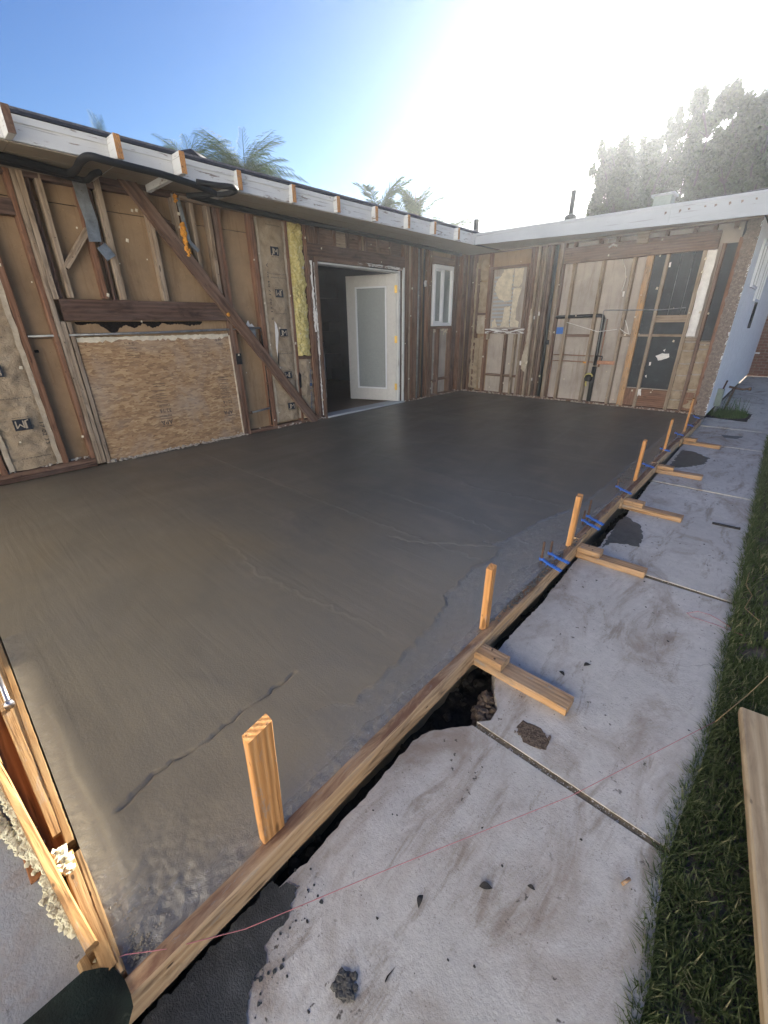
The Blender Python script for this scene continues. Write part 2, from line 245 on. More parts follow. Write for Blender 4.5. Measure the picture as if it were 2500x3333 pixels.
# ------------------------------------------------------------------ mesh helper
def group_set(o,label=None,cat=None,group=None,kind=None):
    if label: o['label']=label
    if cat: o['category']=cat
    if group: o['group']=group
    if kind: o['kind']=kind
    return o
def thing(name,label,cat,loc,group=None,kind=None):
    o=bpy.data.objects.new(name,None); o.empty_display_size=.1; COL.objects.link(o); o.location=loc; return group_set(o,label,cat,group,kind)
def wloc(o):
    v=Vector(o.location)
    while o.parent: o=o.parent; v+=Vector(o.location)
    return v
class MB:
    def __init__(s): s.v=[]; s.f=[]; s.wc=[]; s.sm=[]
    def add(s,vs,fs,wc=None,smooth=False):
        b=len(s.v); s.v+= [tuple(x) for x in vs]; s.f+= [tuple(i+b for i in f) for f in fs]; s.wc+= [tuple(x) for x in (wc if wc is not None else vs)]; s.sm+=[smooth]*len(fs); return s
    def box(s,a,b):
        x0,y0,z0=[min(p,q) for p,q in zip(a,b)]; x1,y1,z1=[max(p,q) for p,q in zip(a,b)]
        vs=[(x,y,z) for x in (x0,x1) for y in (y0,y1) for z in (z0,z1)]
        return s.add(vs,[(0,1,3,2),(4,6,7,5),(0,4,5,1),(2,3,7,6),(0,2,6,4),(1,5,7,3)])
    def beam(s,p0,p1,w,t,n=(0,0,1),ch=.003,seg=None,jit=.0,twist=0,cut=0):
        p0=Vector(p0);p1=Vector(p1);a=p1-p0;L=a.length;a.normalize();n=Vector(n); wd=a.cross(n).normalized(); td=wd.cross(a).normalized()
        if seg is None: seg=max(1,int(L/.12)) if jit else 1
        off=Vector((random.uniform(-9,9),random.uniform(.2,.5)*random.choice((-1,1)),random.uniform(.1,.45)))
        hw,ht=w/2,t/2; ch=min(ch,hw*.45,ht*.45)
        prof=[(-hw+ch,-ht),(hw-ch,-ht),(hw,-ht+ch),(hw,ht-ch),(hw-ch,ht),(-hw+ch,ht),(-hw,ht-ch),(-hw,-ht+ch)]
        vs=[];wc=[];fs=[]; sd=random.uniform(0,99)
        for i in range(seg+1):
            u=i/seg; c=p0+a*(L*u)
            sl=cut*(1 if i==seg else 0)
            for k,(x,y) in enumerate(prof):
                j=Vector((0,0,0))
                if jit: j=wd*(MN.noise(Vector((u*L*6,k*1.7,sd)))*jit)+td*(MN.noise(Vector((u*L*6,k*1.7,sd+33)))*jit)
                vs.append(c+wd*x+td*y+j+a*(sl*x)); wc.append((u*L+off.x,x+off.y,y+off.z))
        for i in range(seg):
            for k in range(8):
                q=(k+1)%8; fs.append((i*8+k,i*8+q,i*8+8+q,i*8+8+k))
        fs.append(tuple(range(7,-1,-1))); fs.append(tuple(seg*8+k for k in range(8)))
        return s.add(vs,fs,wc)
    def tube(s,pts,r,n=8,cap=True):
        pts=[Vector(p) for p in pts]; rs=r if isinstance(r,(list,tuple)) else [r]*len(pts); vs=[];fs=[];prev=None
        for i,p in enumerate(pts):
            d=(pts[min(i+1,len(pts)-1)]-pts[max(i-1,0)]).normalized()
            if prev is None: prev=d.orthogonal().normalized()
            u=(prev-d*prev.dot(d)).normalized(); prev=u; w=d.cross(u)
            for k in range(n):
                A=2*math.pi*k/n; vs.append(p+(u*math.cos(A)+w*math.sin(A))*rs[i])
        for i in range(len(pts)-1):
            for k in range(n):
                q=(k+1)%n; fs.append((i*n+k,i*n+q,i*n+n+q,i*n+n+k))
        if cap: fs.append(tuple(range(n-1,-1,-1))); fs.append(tuple((len(pts)-1)*n+k for k in range(n)))
        return s.add(vs,fs,smooth=True)
    def prism(s,poly,z0,z1,axis='z'):
        n=len(poly); A=sum(poly[i][0]*poly[(i+1)%n][1]-poly[(i+1)%n][0]*poly[i][1] for i in range(n))
        if A<0: poly=poly[::-1]
        vs=[(x,y,z0) for x,y in poly]+[(x,y,z1) for x,y in poly]
        fs=[tuple(range(n-1,-1,-1)),tuple(range(n,2*n))]+[(i,(i+1)%n,n+(i+1)%n,n+i) for i in range(n)]
        if axis=='x': vs=[(z,x,y) for x,y,z in vs]
        if axis=='y': vs=[(x,z,y) for x,y,z in vs]
        return s.add(vs,fs)
    def rock(s,c,r,sq=(1,1,1),n=1):
        t=(1+5**.5)/2; vs=[Vector(q).normalized() for q in ((-1,t,0),(1,t,0),(-1,-t,0),(1,-t,0),(0,-1,t),(0,1,t),(0,-1,-t),(0,1,-t),(t,0,-1),(t,0,1),(-t,0,-1),(-t,0,1))]
        fs=[(0,11,5),(0,5,1),(0,1,7),(0,7,10),(0,10,11),(1,5,9),(5,11,4),(11,10,2),(10,7,6),(7,1,8),(3,9,4),(3,4,2),(3,2,6),(3,6,8),(3,8,9),(4,9,5),(2,4,11),(6,2,10),(8,6,7),(9,8,1)]
        return s.add([Vector(c)+Vector((v.x*sq[0],v.y*sq[1],v.z*sq[2]))*r*random.uniform(.6,1.25) for v in vs],fs)
    def build(s,name,mat,parent=None,label=None,cat=None,group=None,kind=None,origin=None):
        V=np.array([tuple(v) for v in s.v],dtype=np.float32)
        if origin is None: c=(V.min(0)+V.max(0))/2; c[2]=V[:,2].min() if parent is None else c[2]
        else: c=np.array(origin,dtype=np.float32)
        me=bpy.data.meshes.new(name); me.from_pydata((V-c).tolist(),[],s.f); 
        at=me.attributes.new('wc','FLOAT_VECTOR','POINT'); at.data.foreach_set('vector',np.array([tuple(v) for v in s.wc],dtype=np.float32).ravel())
        if any(s.sm): me.polygons.foreach_set('use_smooth',s.sm)
        me.materials.append(mat); me.update()
        o=bpy.data.objects.new(name,me); COL.objects.link(o)
        if parent: o.parent=parent; o.location=Vector(c.tolist())-wloc(parent)
        else: o.location=c.tolist()
        return group_set(o,label,cat,group,kind)
def arr_mesh(name,V,Fq,mat,parent=None,rn=None,rz=None,**k):
    me=bpy.data.meshes.new(name); V=np.asarray(V,dtype=np.float32); Fq=np.asarray(Fq,dtype=np.int32); nf,nv=Fq.shape
    me.vertices.add(len(V)); me.vertices.foreach_set('co',V.ravel()); me.loops.add(nf*nv); me.loops.foreach_set('vertex_index',Fq.ravel())
    me.polygons.add(nf); me.polygons.foreach_set('loop_start',np.arange(0,nf*nv,nv,dtype=np.int32)); me.polygons.foreach_set('loop_total',np.full(nf,nv,dtype=np.int32))
    me.update(calc_edges=True)
    if rn is not None: a=me.attributes.new('rn','FLOAT','POINT'); a.data.foreach_set('value',np.asarray(rn,dtype=np.float32))
    if rz is not None: a=me.attributes.new('rz','FLOAT_VECTOR','POINT'); a.data.foreach_set('vector',np.repeat(np.asarray(rz,dtype=np.float32)[:,None],3,1).ravel())
    me.materials.append(mat); me.validate()
    o=bpy.data.objects.new(name,me); COL.objects.link(o)
    if parent: o.parent=parent; o.location=-wloc(parent)
    return group_set(o,**k)
def grid_sheet(P,nu,nv,mat,name,parent,**k):
    """P(u,v)->xyz for u,v in 0..1"""
    V=[P(i/nu,j/nv) for j in range(nv+1) for i in range(nu+1)]
    Fq=[(j*(nu+1)+i,j*(nu+1)+i+1,(j+1)*(nu+1)+i+1,(j+1)*(nu+1)+i) for j in range(nv) for i in range(nu)]
    o=arr_mesh(name,V,Fq,mat,parent,**k); o.data.polygons.foreach_set('use_smooth',[True]*len(Fq)); return o
def jag(poly,step=.03,amt=.008,closed=True,seed=0):
    out=[];n=len(poly)
    for i in range(n if closed else n-1):
        a=poly[i];b=poly[(i+1)%n];L=math.hypot(b[0]-a[0],b[1]-a[1]);k=max(1,int(L/step))
        for j in range(k):
            u=j/k; x=a[0]+(b[0]-a[0])*u; y=a[1]+(b[1]-a[1])*u
            out.append((x+MN.noise(Vector((x*30,y*30,seed)))*amt+random.uniform(-.3,.3)*amt,y+MN.noise(Vector((x*30,y*30,seed+9)))*amt+random.uniform(-.3,.3)*amt))
    if not closed: out.append(poly[-1])
    return out
_tc={}
def text_mesh(body):
    if body in _tc: return _tc[body]
    cu=bpy.data.curves.new('t','FONT'); cu.body=body; cu.size=1; cu.align_x='CENTER'; cu.align_y='CENTER'; cu.resolution_u=2
    o=bpy.data.objects.new('t',cu); COL.objects.link(o); dg=bpy.context.evaluated_depsgraph_get(); dg.update(); me=bpy.data.meshes.new_from_object(o.evaluated_get(dg))
    V=[tuple(v.co) for v in me.vertices]; Fs=[tuple(p.vertices) for p in me.polygons]; bpy.data.objects.remove(o); bpy.data.meshes.remove(me); _tc[body]=(V,Fs); return _tc[body]
def put_text(mb,body,c,X,Y,h,w=None,rot=0):
    """flat lettering centred on c in the plane X,Y; h height of capitals, w total width"""
    V,Fs=text_mesh(body); xs=[v[0] for v in V]; ys=[v[1] for v in V]; sx=(w/(max(xs)-min(xs))) if w else h/(max(ys)-min(ys)); sy=h/(max(ys)-min(ys)); cx=(max(xs)+min(xs))/2; cy=(max(ys)+min(ys))/2
    X=Vector(X);Y=Vector(Y);c=Vector(c);cr,sr=math.cos(rot),math.sin(rot); vs=[]
    for v in V:
        a=(v[0]-cx)*sx;b=(v[1]-cy)*sy; vs.append(c+X*(a*cr-b*sr)+Y*(a*sr+b*cr))
    mb.add(vs,Fs)
LX,LY=(0,1,0),(0,0,1)
# ================================================================== GROUND
WZ=-.095
g=MB(); g.box((-150,-150,-.45),(150,150,-.30)); g.build('ground',DIRT,kind='structure')
tr=MB()
P=lambda a,b,n: [a+(b-a)*i/n for i in range(n+1)]
def trench():
    nx,ny=26,240; V=[]
    for j in range(ny+1):
        y=-.6+9.2*(j/ny)
        for i in range(nx+1):
            x=-.72+.42*i/nx
            V.append((x,y,-.20+.03*MN.noise(Vector((x*22,y*22,0)))+.015*MN.noise(Vector((x*70,y*70,4)))+max(0,(x+.56))*.35))
    Fq=[(j*(nx+1)+i,j*(nx+1)+i+1,(j+1)*(nx+1)+i+1,(j+1)*(nx+1)+i) for j in range(ny) for i in range(nx)]
    arr_mesh('trench_soil',V,Fq,SOIL,kind='structure')
trench()
b=MB(); b.prism([(-9,-2.3),(9,-2.3),(9,-7.6),(-9,-7.6)],-.16,-.12); b.build('bounce_paving',WALKM,kind='structure')  # added paving behind the camera, unseen, bounces light onto slab and walls
# added two-storey stucco house behind the camera, unseen, bounces warm light onto the slab
b=MB(); b.box((-12,-12.0,-.3),(10,-7.0,5.6)); b.build('bounce_house_walls',STWH,kind='structure')
b=MB()
for x in (-9.5,-6,-2.5,1.5,5,8):
    for z in (.8,3.5): b.box((x-.5,-7.0,z),(x+.5,-6.97,z+1.1))
b.build('bounce_house_windows',GLASSG,kind='structure')
b=MB(); b.box((-12.4,-12.4,5.6),(10.4,-6.6,5.75)); b.build('bounce_house_roof',ROOF,kind='structure')
# ---- wet slab
def seg_dist(px,py,pl):
    d=np.full(px.shape,9.); side=np.zeros(px.shape)
    for (ax,ay),(bx,by) in zip(pl[:-1],pl[1:]):
        vx,vy=bx-ax,by-ay; L=vx*vx+vy*vy; t=np.clip(((px-ax)*vx+(py-ay)*vy)/L,0,1); dx=px-ax-vx*t; dy=py-ay-vy*t; dd=np.hypot(dx,dy)
        s=np.sign(vx*(py-ay)-vy*(px-ax)); m_=dd<d-1e-9; side=np.where(m_,s,side); d=np.where(m_,dd,d)
    return d,side
RIDGE=[(-.93,.60),(-0.912,0.69),(-0.885,0.71),(-0.835,0.748),(-0.855,0.785),(-0.855,0.828),(-0.869,0.997),(-0.888,1.223),(-0.937,1.455),(-0.978,1.522),(-0.987,1.647),(-1.016,1.844),(-0.989,2.009),(-0.99,2.096),(-1.006,2.173),(-1.08,2.172),(-1.031,2.298),(-1.025,2.389),(-1.003,2.65),(-0.873,3.219),(-0.864,3.965),(-0.89,6.242),(-.88,7.6)]
CRACK=[(-1.102,-0.039),(-1.1,0.023),(-1.107,0.076),(-1.134,0.197),(-1.123,0.212),(-1.114,0.334),(-1.137,0.466),(-1.13,0.568),(-1.141,0.683)]
TROW=[(-1.08,2.16),(-1.35,1.95),(-1.6,1.85)]
TROW2=[(-.95,3.1),(-1.7,3.0),(-2.6,3.2),(-3.3,3.1)]
xs=np.concatenate([np.arange(-4.93,-2.3,.035),np.arange(-2.3,-1.5,.0085),np.arange(-1.5,-.70,.0052),[-.699]])
ys=np.concatenate([np.arange(-.079,2.6,.0056),np.arange(2.6,3.4,.010),np.arange(3.4,7.8,.03)])
X,Y=np.meshgrid(xs,ys)
def vnoise(X,Y,sc,seed=0,oct=1):
    r=np.zeros(X.shape); a=1.
    for o in range(oct):
        rs=np.random.RandomState(seed+o); g_=rs.rand(96,96)*2-1; u=X*sc; v=Y*sc; iu=np.floor(u).astype(int); iv=np.floor(v).astype(int); fu=u-iu; fv=v-iv; fu=fu*fu*(3-2*fu); fv=fv*fv*(3-2*fv)
        G=lambda i,j: g_[i%96,j%96]
        r+=a*((G(iu,iv)*(1-fu)+G(iu+1,iv)*fu)*(1-fv)+(G(iu,iv+1)*(1-fu)+G(iu+1,iv+1)*fu)*fv); a*=.5; sc*=2.03
    return r
wx=vnoise(X,Y,22,3,2)*.010; wy=vnoise(X,Y,22,8,2)*.010
d,sd_=seg_dist(X+wx,Y+wy,RIDGE); sd_=np.where((X<-1.14)|(Y>7.0),1,sd_)
rough=np.where(sd_<0,1,0)*1.0; fyy=np.clip((Y-.5)/.25,0,1)           # right of the ridge line = rough low strip
rough=rough*fyy+(1-fyy)*np.clip((X+.86)/.12,0,1)
near=np.clip(1-np.abs(X+.70)/.085,0,1); nearL=np.clip(1-np.abs(Y+.075)/.10,0,1)*(X>-2.3)
Z=np.zeros(X.shape)
step=np.where(sd_<0,-1,1)*np.clip(d/.006,0,1)
fy=np.clip((Y-.62)/.25,0,1); fd=np.where(sd_>0,np.exp(-(d/.35)**2),1)
Z+=-.002+fy*fd*.0034*step+np.where(sd_>0,.0022*np.exp(-(d/.014)**2),0)*fy
Z+=vnoise(X*1.0,Y*.45,61,20,4)*.0008*np.clip(rough+near*2,0,2.2)
Z+=vnoise(X,Y,46,30,5)*.0032*np.clip(near**1.5+nearL**2*.6,0,1)
corner=np.exp(-(((X+.80)/.17)**2+((Y+.0)/.16)**2)); Z+=vnoise(X,Y,60,41,3)*.0028*corner-.005*corner
Z+=.0035*np.exp(-((Y+.030+.01*vnoise(X,Y*0,9,5))/.010)**2)*(X<-.82)*(X>-1.7)
Z-=.004*near
d2,_=seg_dist(X+wx,Y+wy,CRACK); gk=np.clip((vnoise(X,Y,14,60)+.75)*1.6,0,1); Z-=.011*np.exp(-(d2/.0042)**2)*gk; Z+=np.where(_>0,.001,0)*np.exp(-(d2/.03)**2)
d3,_3=seg_dist(X+wx*2,Y+wy*2,TROW); Z-=np.where(_3>0,.0012,-.0012)*np.exp(-(d3/.05)**2)
d4,_4=seg_dist(X+wx*3,Y+wy*3,TROW2); Z+=.0018*np.exp(-(d4/.02)**2)
for sl_ in ([(-.95,1.95),(-2.2,1.93),(-4.6,1.95)],[(-.95,2.35),(-1.7,2.42),(-2.8,2.36)],[(-.95,4.3),(-2.0,4.2),(-3.4,4.35),(-4.6,4.3)],[(-1.2,5.4),(-2.6,5.3),(-4.2,5.45)],[(-1.05,1.1),(-1.9,1.0),(-2.6,1.12)]):
    ds,ss=seg_dist(X+wx*2,Y+wy*2,sl_); Z+=.0009*np.exp(-(ds/.014)**2)-.0012*np.exp(-(ds/.10)**2)*(ss>0)
Z+=vnoise(X,Y,1.6,70,2)*.0016+vnoise(X,Y,5,80,2)*.0007
rough=np.clip(rough*.55+near*.8+corner*.7+nearL*.6,0,1.2)
ny,nx=X.shape; V=np.stack([X,Y,Z],-1).reshape(-1,3)
idx=np.arange(ny*nx).reshape(ny,nx); Fq=np.stack([idx[:-1,:-1],idx[:-1,1:],idx[1:,1:],idx[1:,:-1]],-1).reshape(-1,4)
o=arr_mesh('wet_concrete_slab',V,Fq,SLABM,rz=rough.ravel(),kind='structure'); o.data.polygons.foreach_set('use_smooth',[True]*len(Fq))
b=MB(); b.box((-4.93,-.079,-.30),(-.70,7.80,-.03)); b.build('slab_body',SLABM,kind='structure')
# ---- walkway: one panel per joint
E1=[(-0.62,-1.2),(-0.628,-.2),(-0.638,0.071),(-0.644,0.175),(-0.62,0.335),(-0.626,0.373),(-0.627,0.455),(-0.63,0.51),(-0.622,0.569),(-0.631,0.652),(-0.632,0.734),(-0.634,0.829),(-0.612,0.899),(-0.561,0.964),(-0.509,1.026)]
E2=[(-0.505,1.050),(-0.470,1.09),(-0.470,1.15),(-0.520,1.215),(-0.546,1.263),(-0.612,1.369),(-0.63,1.449),(-0.636,1.572),(-0.636,1.709),(-0.63,1.813),(-0.63,1.94),(-0.641,2.115),(-0.65,2.353),(-0.66,2.55)]
GE=[(.15,-1.2),(.15,.2),(0.144,0.629),(0.147,0.714),(0.132,0.807),(0.127,0.898),(0.121,1.010),(0.124,1.03),(0.129,1.194),(0.148,1.394),(0.157,1.679),(0.147,2.055),(0.14,2.654),(0.131,3.309),(0.113,4.73),(0.09,6.2),(.08,7.5)]
def gx(y):
    for (a,b_),(c,d_) in zip(GE[:-1],GE[1:]):
        if b_<=y<=d_: return a+(c-a)*(y-b_)/(d_-b_)
    return .09
walk=thing('walkway','old broken concrete walkway between the form boards and the lawn','walkway',(0,0,WZ),kind='structure')
for k in ('label','category'): del walk[k]
def wpanel(left,y0,y1,xr=None):
    rt=[(gx(y) if xr is None else xr,y) for y in P(y1-.008,y0+.008,14)]
    poly=jag(left,.018,.007,False,3)+jag(rt,.05,.003,False,5)
    m_=MB(); m_.prism(poly,WZ-.10,WZ); m_.build('concrete_panel',WALKM,walk)
wpanel(E1,-1.2,1.035)
wpanel(E2,1.042,2.585)
J3=[(-.655,2.60),(-.60,2.80),(-.62,3.0),(-.61,3.35),(-.64,4.17),(-.65,4.42)]
wpanel(J3,2.595,4.44); wpanel([(-.655,4.46),(-.66,4.85),(-.67,5.6),(-.68,6.3)],4.45,6.32); wpanel([(-.68,6.34),(-.69,7.0),(-.69,7.4),(-.5,7.45)],6.33,7.48)
b=MB(); b.prism([(-.69,7.49),(40,7.49),(40,15.25),(-.72,15.25),(-.72,7.8)],WZ-.1,WZ); b.build('driveway',WALKM,kind='structure')
j=MB(); j.box((-.495,1.02,WZ-.05),(.12,1.06,WZ-.004)); j.box((-.66,2.57,WZ-.05),(.14,2.61,WZ-.004)); j.box((-.66,4.43,WZ-.05),(.11,4.46,WZ-.008)); j.box((-.66,6.31,WZ-.05),(.09,6.34,WZ-.008)); j.build('joint_filler',JOINT,walk)
for _ in range(1):
    m_=MB()
    for i in range(420):
        y=random.choice([1.038]*4+[2.59]); x=random.uniform(-.50,.12); m_.rock((x,y+random.uniform(-.008,.008),WZ-.008),random.uniform(.0025,.006))
    m_.build('joint_grit',ROCK,walk,kind='stuff')
# spalled pit and broken edge rubble
pit=[(-0.383,1.135),(-0.379,1.166),(-0.35,1.182),(-0.314,1.18),(-0.268,1.154),(-0.266,1.108),(-0.299,1.094),(-0.342,1.088)]
m_=MB(); m_.prism(jag(pit,.012,.008,True,2),WZ-.002,WZ+.0015)
for i in range(150):
    x=random.uniform(-.38,-.27);y=random.uniform(1.10,1.175); m_.rock((x,y,WZ+.002),random.uniform(.002,.006),(1,1,.6))
m_.build('spalled_patch',PIT,walk)
m_=MB()
for i in range(170):
    u=random.random(); x=-.50-.06*u+random.uniform(-.03,.05); y=1.06+.17*u+random.uniform(-.02,.03); m_.rock((x,y,WZ-.055+random.uniform(-.03,.03)),random.uniform(.006,.02))
m_.build('broken_edge_rubble',PIT,kind='stuff')
m_=MB()
for i in range(700):
    y=random.uniform(-.1,7.3); x=-.66+random.uniform(-.02,.045); m_.rock((x,y,-.185+random.uniform(-.02,.035)),random.uniform(.006,.022))
m_.build('trench_clods',SOIL,kind='stuff')
# wet slurry on the walk
def flat(name,poly,z0,z1,mat,label,cat,amt=.01,step=.02,**k):
    m_=MB(); m_.prism(jag(poly,step,amt,True,random.random()*9),z0,z1); return m_.build(name,mat,None,label,cat,**k)
flat('wet_slurry',[(-.652,-.75),(-0.650,0.10),(-.652,.24),(-0.59,0.285),(-0.562,0.227),(-0.563,0.178),(-0.529,0.146),(-0.533,0.108),(-0.48,0.06),(-.45,-.1),(-.45,-.75)],WZ-.06,WZ+.003,WETM,'dark wet cement slurry covering the walkway at the near end of the form board','slurry',.012,.007)
flat('cement_puddle',[(-0.60,2.95),(-0.62,3.284),(-0.602,3.412),(-0.481,3.303),(-0.415,3.103),(-0.407,2.946),(-0.477,2.93),(-0.561,2.886),(-0.589,2.78)],WZ-.02,WZ+.004,WETM,'grey wet cement puddle on the walkway beside the second kicker from the front','puddle',.012,.010)
flat('cement_smear',[(-0.62,5.0),(-0.64,5.838),(-0.521,5.822),(-0.355,5.646),(-0.371,5.344),(-0.495,5.103)],WZ-.02,WZ+.003,WETM,'large thin wet cement smear on the far part of the walkway','puddle',.025,.012)
flat('damp_spot',[(-0.388,6.977),(-0.172,7.05),(-0.219,6.865),(-0.341,6.826)],WZ-.02,WZ+.003,WETM,'small damp spot farthest along the walkway','puddle',.012,.010)
m_=MB()
for i in range(60):
    a=random.uniform(0,6.28);r=random.random()**.6*.026; m_.rock((-.364+math.cos(a)*r,.244+math.sin(a)*r,WZ+.004),random.uniform(.004,.009),(1,1,.7))
m_.prism(jag([(-0.389,0.23),(-0.387,0.251),(-0.373,0.268),(-0.354,0.264),(-0.342,0.249),(-0.346,0.224),(-0.37,0.218)],.008,.004),WZ-.004,WZ+.004)
m_.build('mortar_splat',MORT,None,'round dark blob of mortar on the walkway near the bottom of the photo','splat')
m_=MB()
for i in range(130):
    y=random.uniform(-.05,.34); x=-.47-.28*(y)+random.gauss(.0,.035)-.02; r_=random.random()**3*.005+.0008
    m_.prism([(x+r_*math.cos(a)*random.uniform(.7,1.2),y+r_*math.sin(a)*random.uniform(.7,1.2)) for a in (0,1,2,3,4,5)],WZ,WZ+.002)
m_.build('slurry_splatter',WETM,kind='stuff')
# loose bits on the walk
m_=MB()
for i in range(90):
    y=random.random()**1.6*6.5+.15; x=random.uniform(-.60,.11); m_.rock((x,y,WZ+.001),random.uniform(.001,.0038)*(1+ (y>2)*.6),(1.3,1,.5))
m_.build('walkway_grit',RUBB,kind='stuff')
def leafbit(x,y,r,L,name='dead_leaf',label=None,mat=RUBB):
    m_=MB(); n=7; pts=[]
    for i in range(n+1):
        u=i/n; w=L*.22*math.sin(math.pi*u)+.0004; c=Vector((x+math.cos(r)*L*(u-.5)-math.sin(r)*.15*L*math.sin(3*u),y+math.sin(r)*L*(u-.5),WZ+.002+.006*math.sin(math.pi*u))); s_=Vector((-math.sin(r),math.cos(r),.25))*w; pts+= [c+s_,c-s_]
    m_.add(pts,[(2*i,2*i+1,2*i+3,2*i+2) for i in range(n)]); return m_.build(name,mat,None,label,'leaf')
leafbit(-.22,.62,.6,.035,label='curled dark dead leaf on the walkway left of the lawn edge')
leafbit(-.33,.48,1.8,.03,label='dark twisted leaf scrap on the walkway above the mortar blob')
leafbit(-.13,.70,.2,.02,label='small dark chip on the walkway nearest the lawn')
leafbit(-.294,1.62,.9,.035,label='black oval leaf on the walkway above the first kicker')
leafbit(-.36,1.50,-.4,.03,label='dark leaf lying on the walkway beyond the first kicker')
m_=MB(); m_.tube([(.046,.866,WZ+.009),(.058,.892,WZ+.010)],.0042,8); m_.build('wood_chip',WD['kick'],None,'small orange wood chip at the walkway edge by the grass','chip')
m_=MB(); m_.beam((-.097,3.690,WZ+.006),(.067,3.700,WZ+.006),.026,.010,ch=.004); m_.tube([(.060,3.700,WZ+.011),(.060,3.700,WZ+.016)],.006)
m_.build('metal_bar',RUBB,None,'flat dark metal bar lying across the walkway','bar')
# old slab, lower left
m_=MB(); m_.prism(jag([(-.80,-.1),(-.86,-.125),(-.95,-.145),(-1.06,-.16),(-1.2,-.175),(-1.4,-.20),(-1.62,-.225),(-2.6,-.30),(-2.6,-2.2),(-.67,-2.2),(-.67,-.30)],.02,.008),-.16,-.05); m_.build('old_concrete_slab',OLDM,kind='structure')
# ================================================================== FORM BOARDS
def board(name,p0,p1,w,t,n,mat,label,cat='board',group=None,jit=.002,ch=.003,seg=None,cut=0,**k):
    m_=MB(); m_.beam(p0,p1,w,t,n,ch,seg,jit,cut=cut); return m_.build(name,WD[mat],None,label,cat,group,**k)
# right edge forms: 2x4 on edge, top at z=.002
def fx(y): return -.681-.0042*y
ends=[(-.75,2.63,-.002),(2.60,3.56,.006),(3.53,4.75,-.001),(4.72,6.0,.005),(5.97,7.42,-.001)]
lab=['longest near form board with reddish stained top edge beside the wet slab','short second form board between the second and third stakes','third form board, with the single blue clip on it','fourth form board, next to the fifth kicker from the far end','farthest form board, ending at the stucco corner']
lab[1]='short form board just beyond the paired blue clips nearest the second kicker'
lab[3]='form board between the third and fourth kickers'
for (a,c_,dz),l in zip(ends,lab):
    dx=.014 if dz>0 else 0
    board('form_board',(fx(a)-dx,a,-.043+dz),(fx(c_)-dx,c_,-.043+dz*.5),.089,.040,(1,0,0),'form',l,'form board','form boards along the slab edge',.0035,.004)
# near the first board some mortar crumbs on top
m_=MB()
for i in range(260):
    y=random.choice([random.uniform(1.5,2.6),random.uniform(2.6,7.2),random.uniform(1.6,2.2)]); m_.rock((fx(y)+random.uniform(-.022,.010),y,.004),random.uniform(.003,.009),(1,1.3,.6))
m_.build('mortar_crumbs',MORT,kind='stuff')
# stakes
def stake(x,y,ztop,w,t,lean,label,mat='fresh'):
    m_=MB(); m_.beam((x,y,-.12),(x+lean[0],y+lean[1],ztop),w,t,(1,0,0),.002,6,.0012,cut=.25); m_.build('wooden_stake',WD[mat],None,label,'stake','wooden stakes along the form')
stake(-.716,.293,.425,.066,.028,(.03,.004),'wide wooden stake nearest the camera, leaning, with a slanted sawn top')
stake(-.716,1.45,.325,.038,.030,(.01,-.008),'bright orange wooden stake standing in the wet edge beyond the first kicker')
stake(-.718,2.50,.335,.038,.030,(.012,-.01),'orange wooden stake beside the second kicker and blue clips')
stake(-.726,4.08,.36,.036,.026,(.01,-.03),'wooden stake beyond the single blue clip, third from the far end')
stake(-.736,5.27,.35,.034,.022,(.01,-.05),'thin wooden stake second from the far end of the form')
stake(-.748,6.49,.41,.034,.022,(.012,-.06),'tall thin wooden stake farthest from the camera by the studs')
# kickers
K=[(1.333,0,.40,.0,'nearest'),(2.573,0,.385,.01,'second'),(3.60,-.012,.405,-.03,'third'),(4.765,0,.375,.03,'fourth'),(6.20,-.05,.37,-.10,'farthest')]
mark=['nearest long kicker, beside the spalled pit and broken hole in the walkway','second long kicker from the camera, ending beside the walkway joint','third long kicker from the camera, just past the wet puddle','fourth long kicker from the camera, before the far cement smear','farthest long kicker, lying slightly askew']
mark2=['nearest short block, stacked on the kicker at the broken hole','second short block from the camera, stacked beside the blue clips','third short block, stacked behind the wet puddle','fourth short block, on the kicker before the far cement smear','farthest short block, on the askew kicker']
for (y,dx,L,rot,_),l1,l2 in zip(K,mark,mark2):
    x0=-.659+dx-.0042*y*.6; x0=fx(y)+.0195
    d_=Vector((math.cos(rot),math.sin(rot),0))
    p0=Vector((x0,y,WZ+.020)); m_=MB(); m_.beam(p0,p0+d_*L,.087,.038,(0,0,1),.005,8,.0015); m_.build('kicker_board',WD['kick'],None,l1,'kicker board','kicker boards braced against the form')
    p0=Vector((x0,y-.003,WZ+.0585)); m_=MB(); m_.beam(p0,p0+d_*random.uniform(.125,.145),.083,.036,(0,0,1),.006,5,.0015); b_=m_.build('kicker_block',WD['kick'],None,l2,'wood block','blocks stacked on the kickers')
    for q in ((.05,.02),(.085,-.02)):
        s_=MB(); c=p0+d_*q[0]; s_.tube([(c.x,c.y+q[1],c.z+.017),(c.x,c.y+q[1],c.z+.0195)],.005); s_.build('screw',RUST,b_)
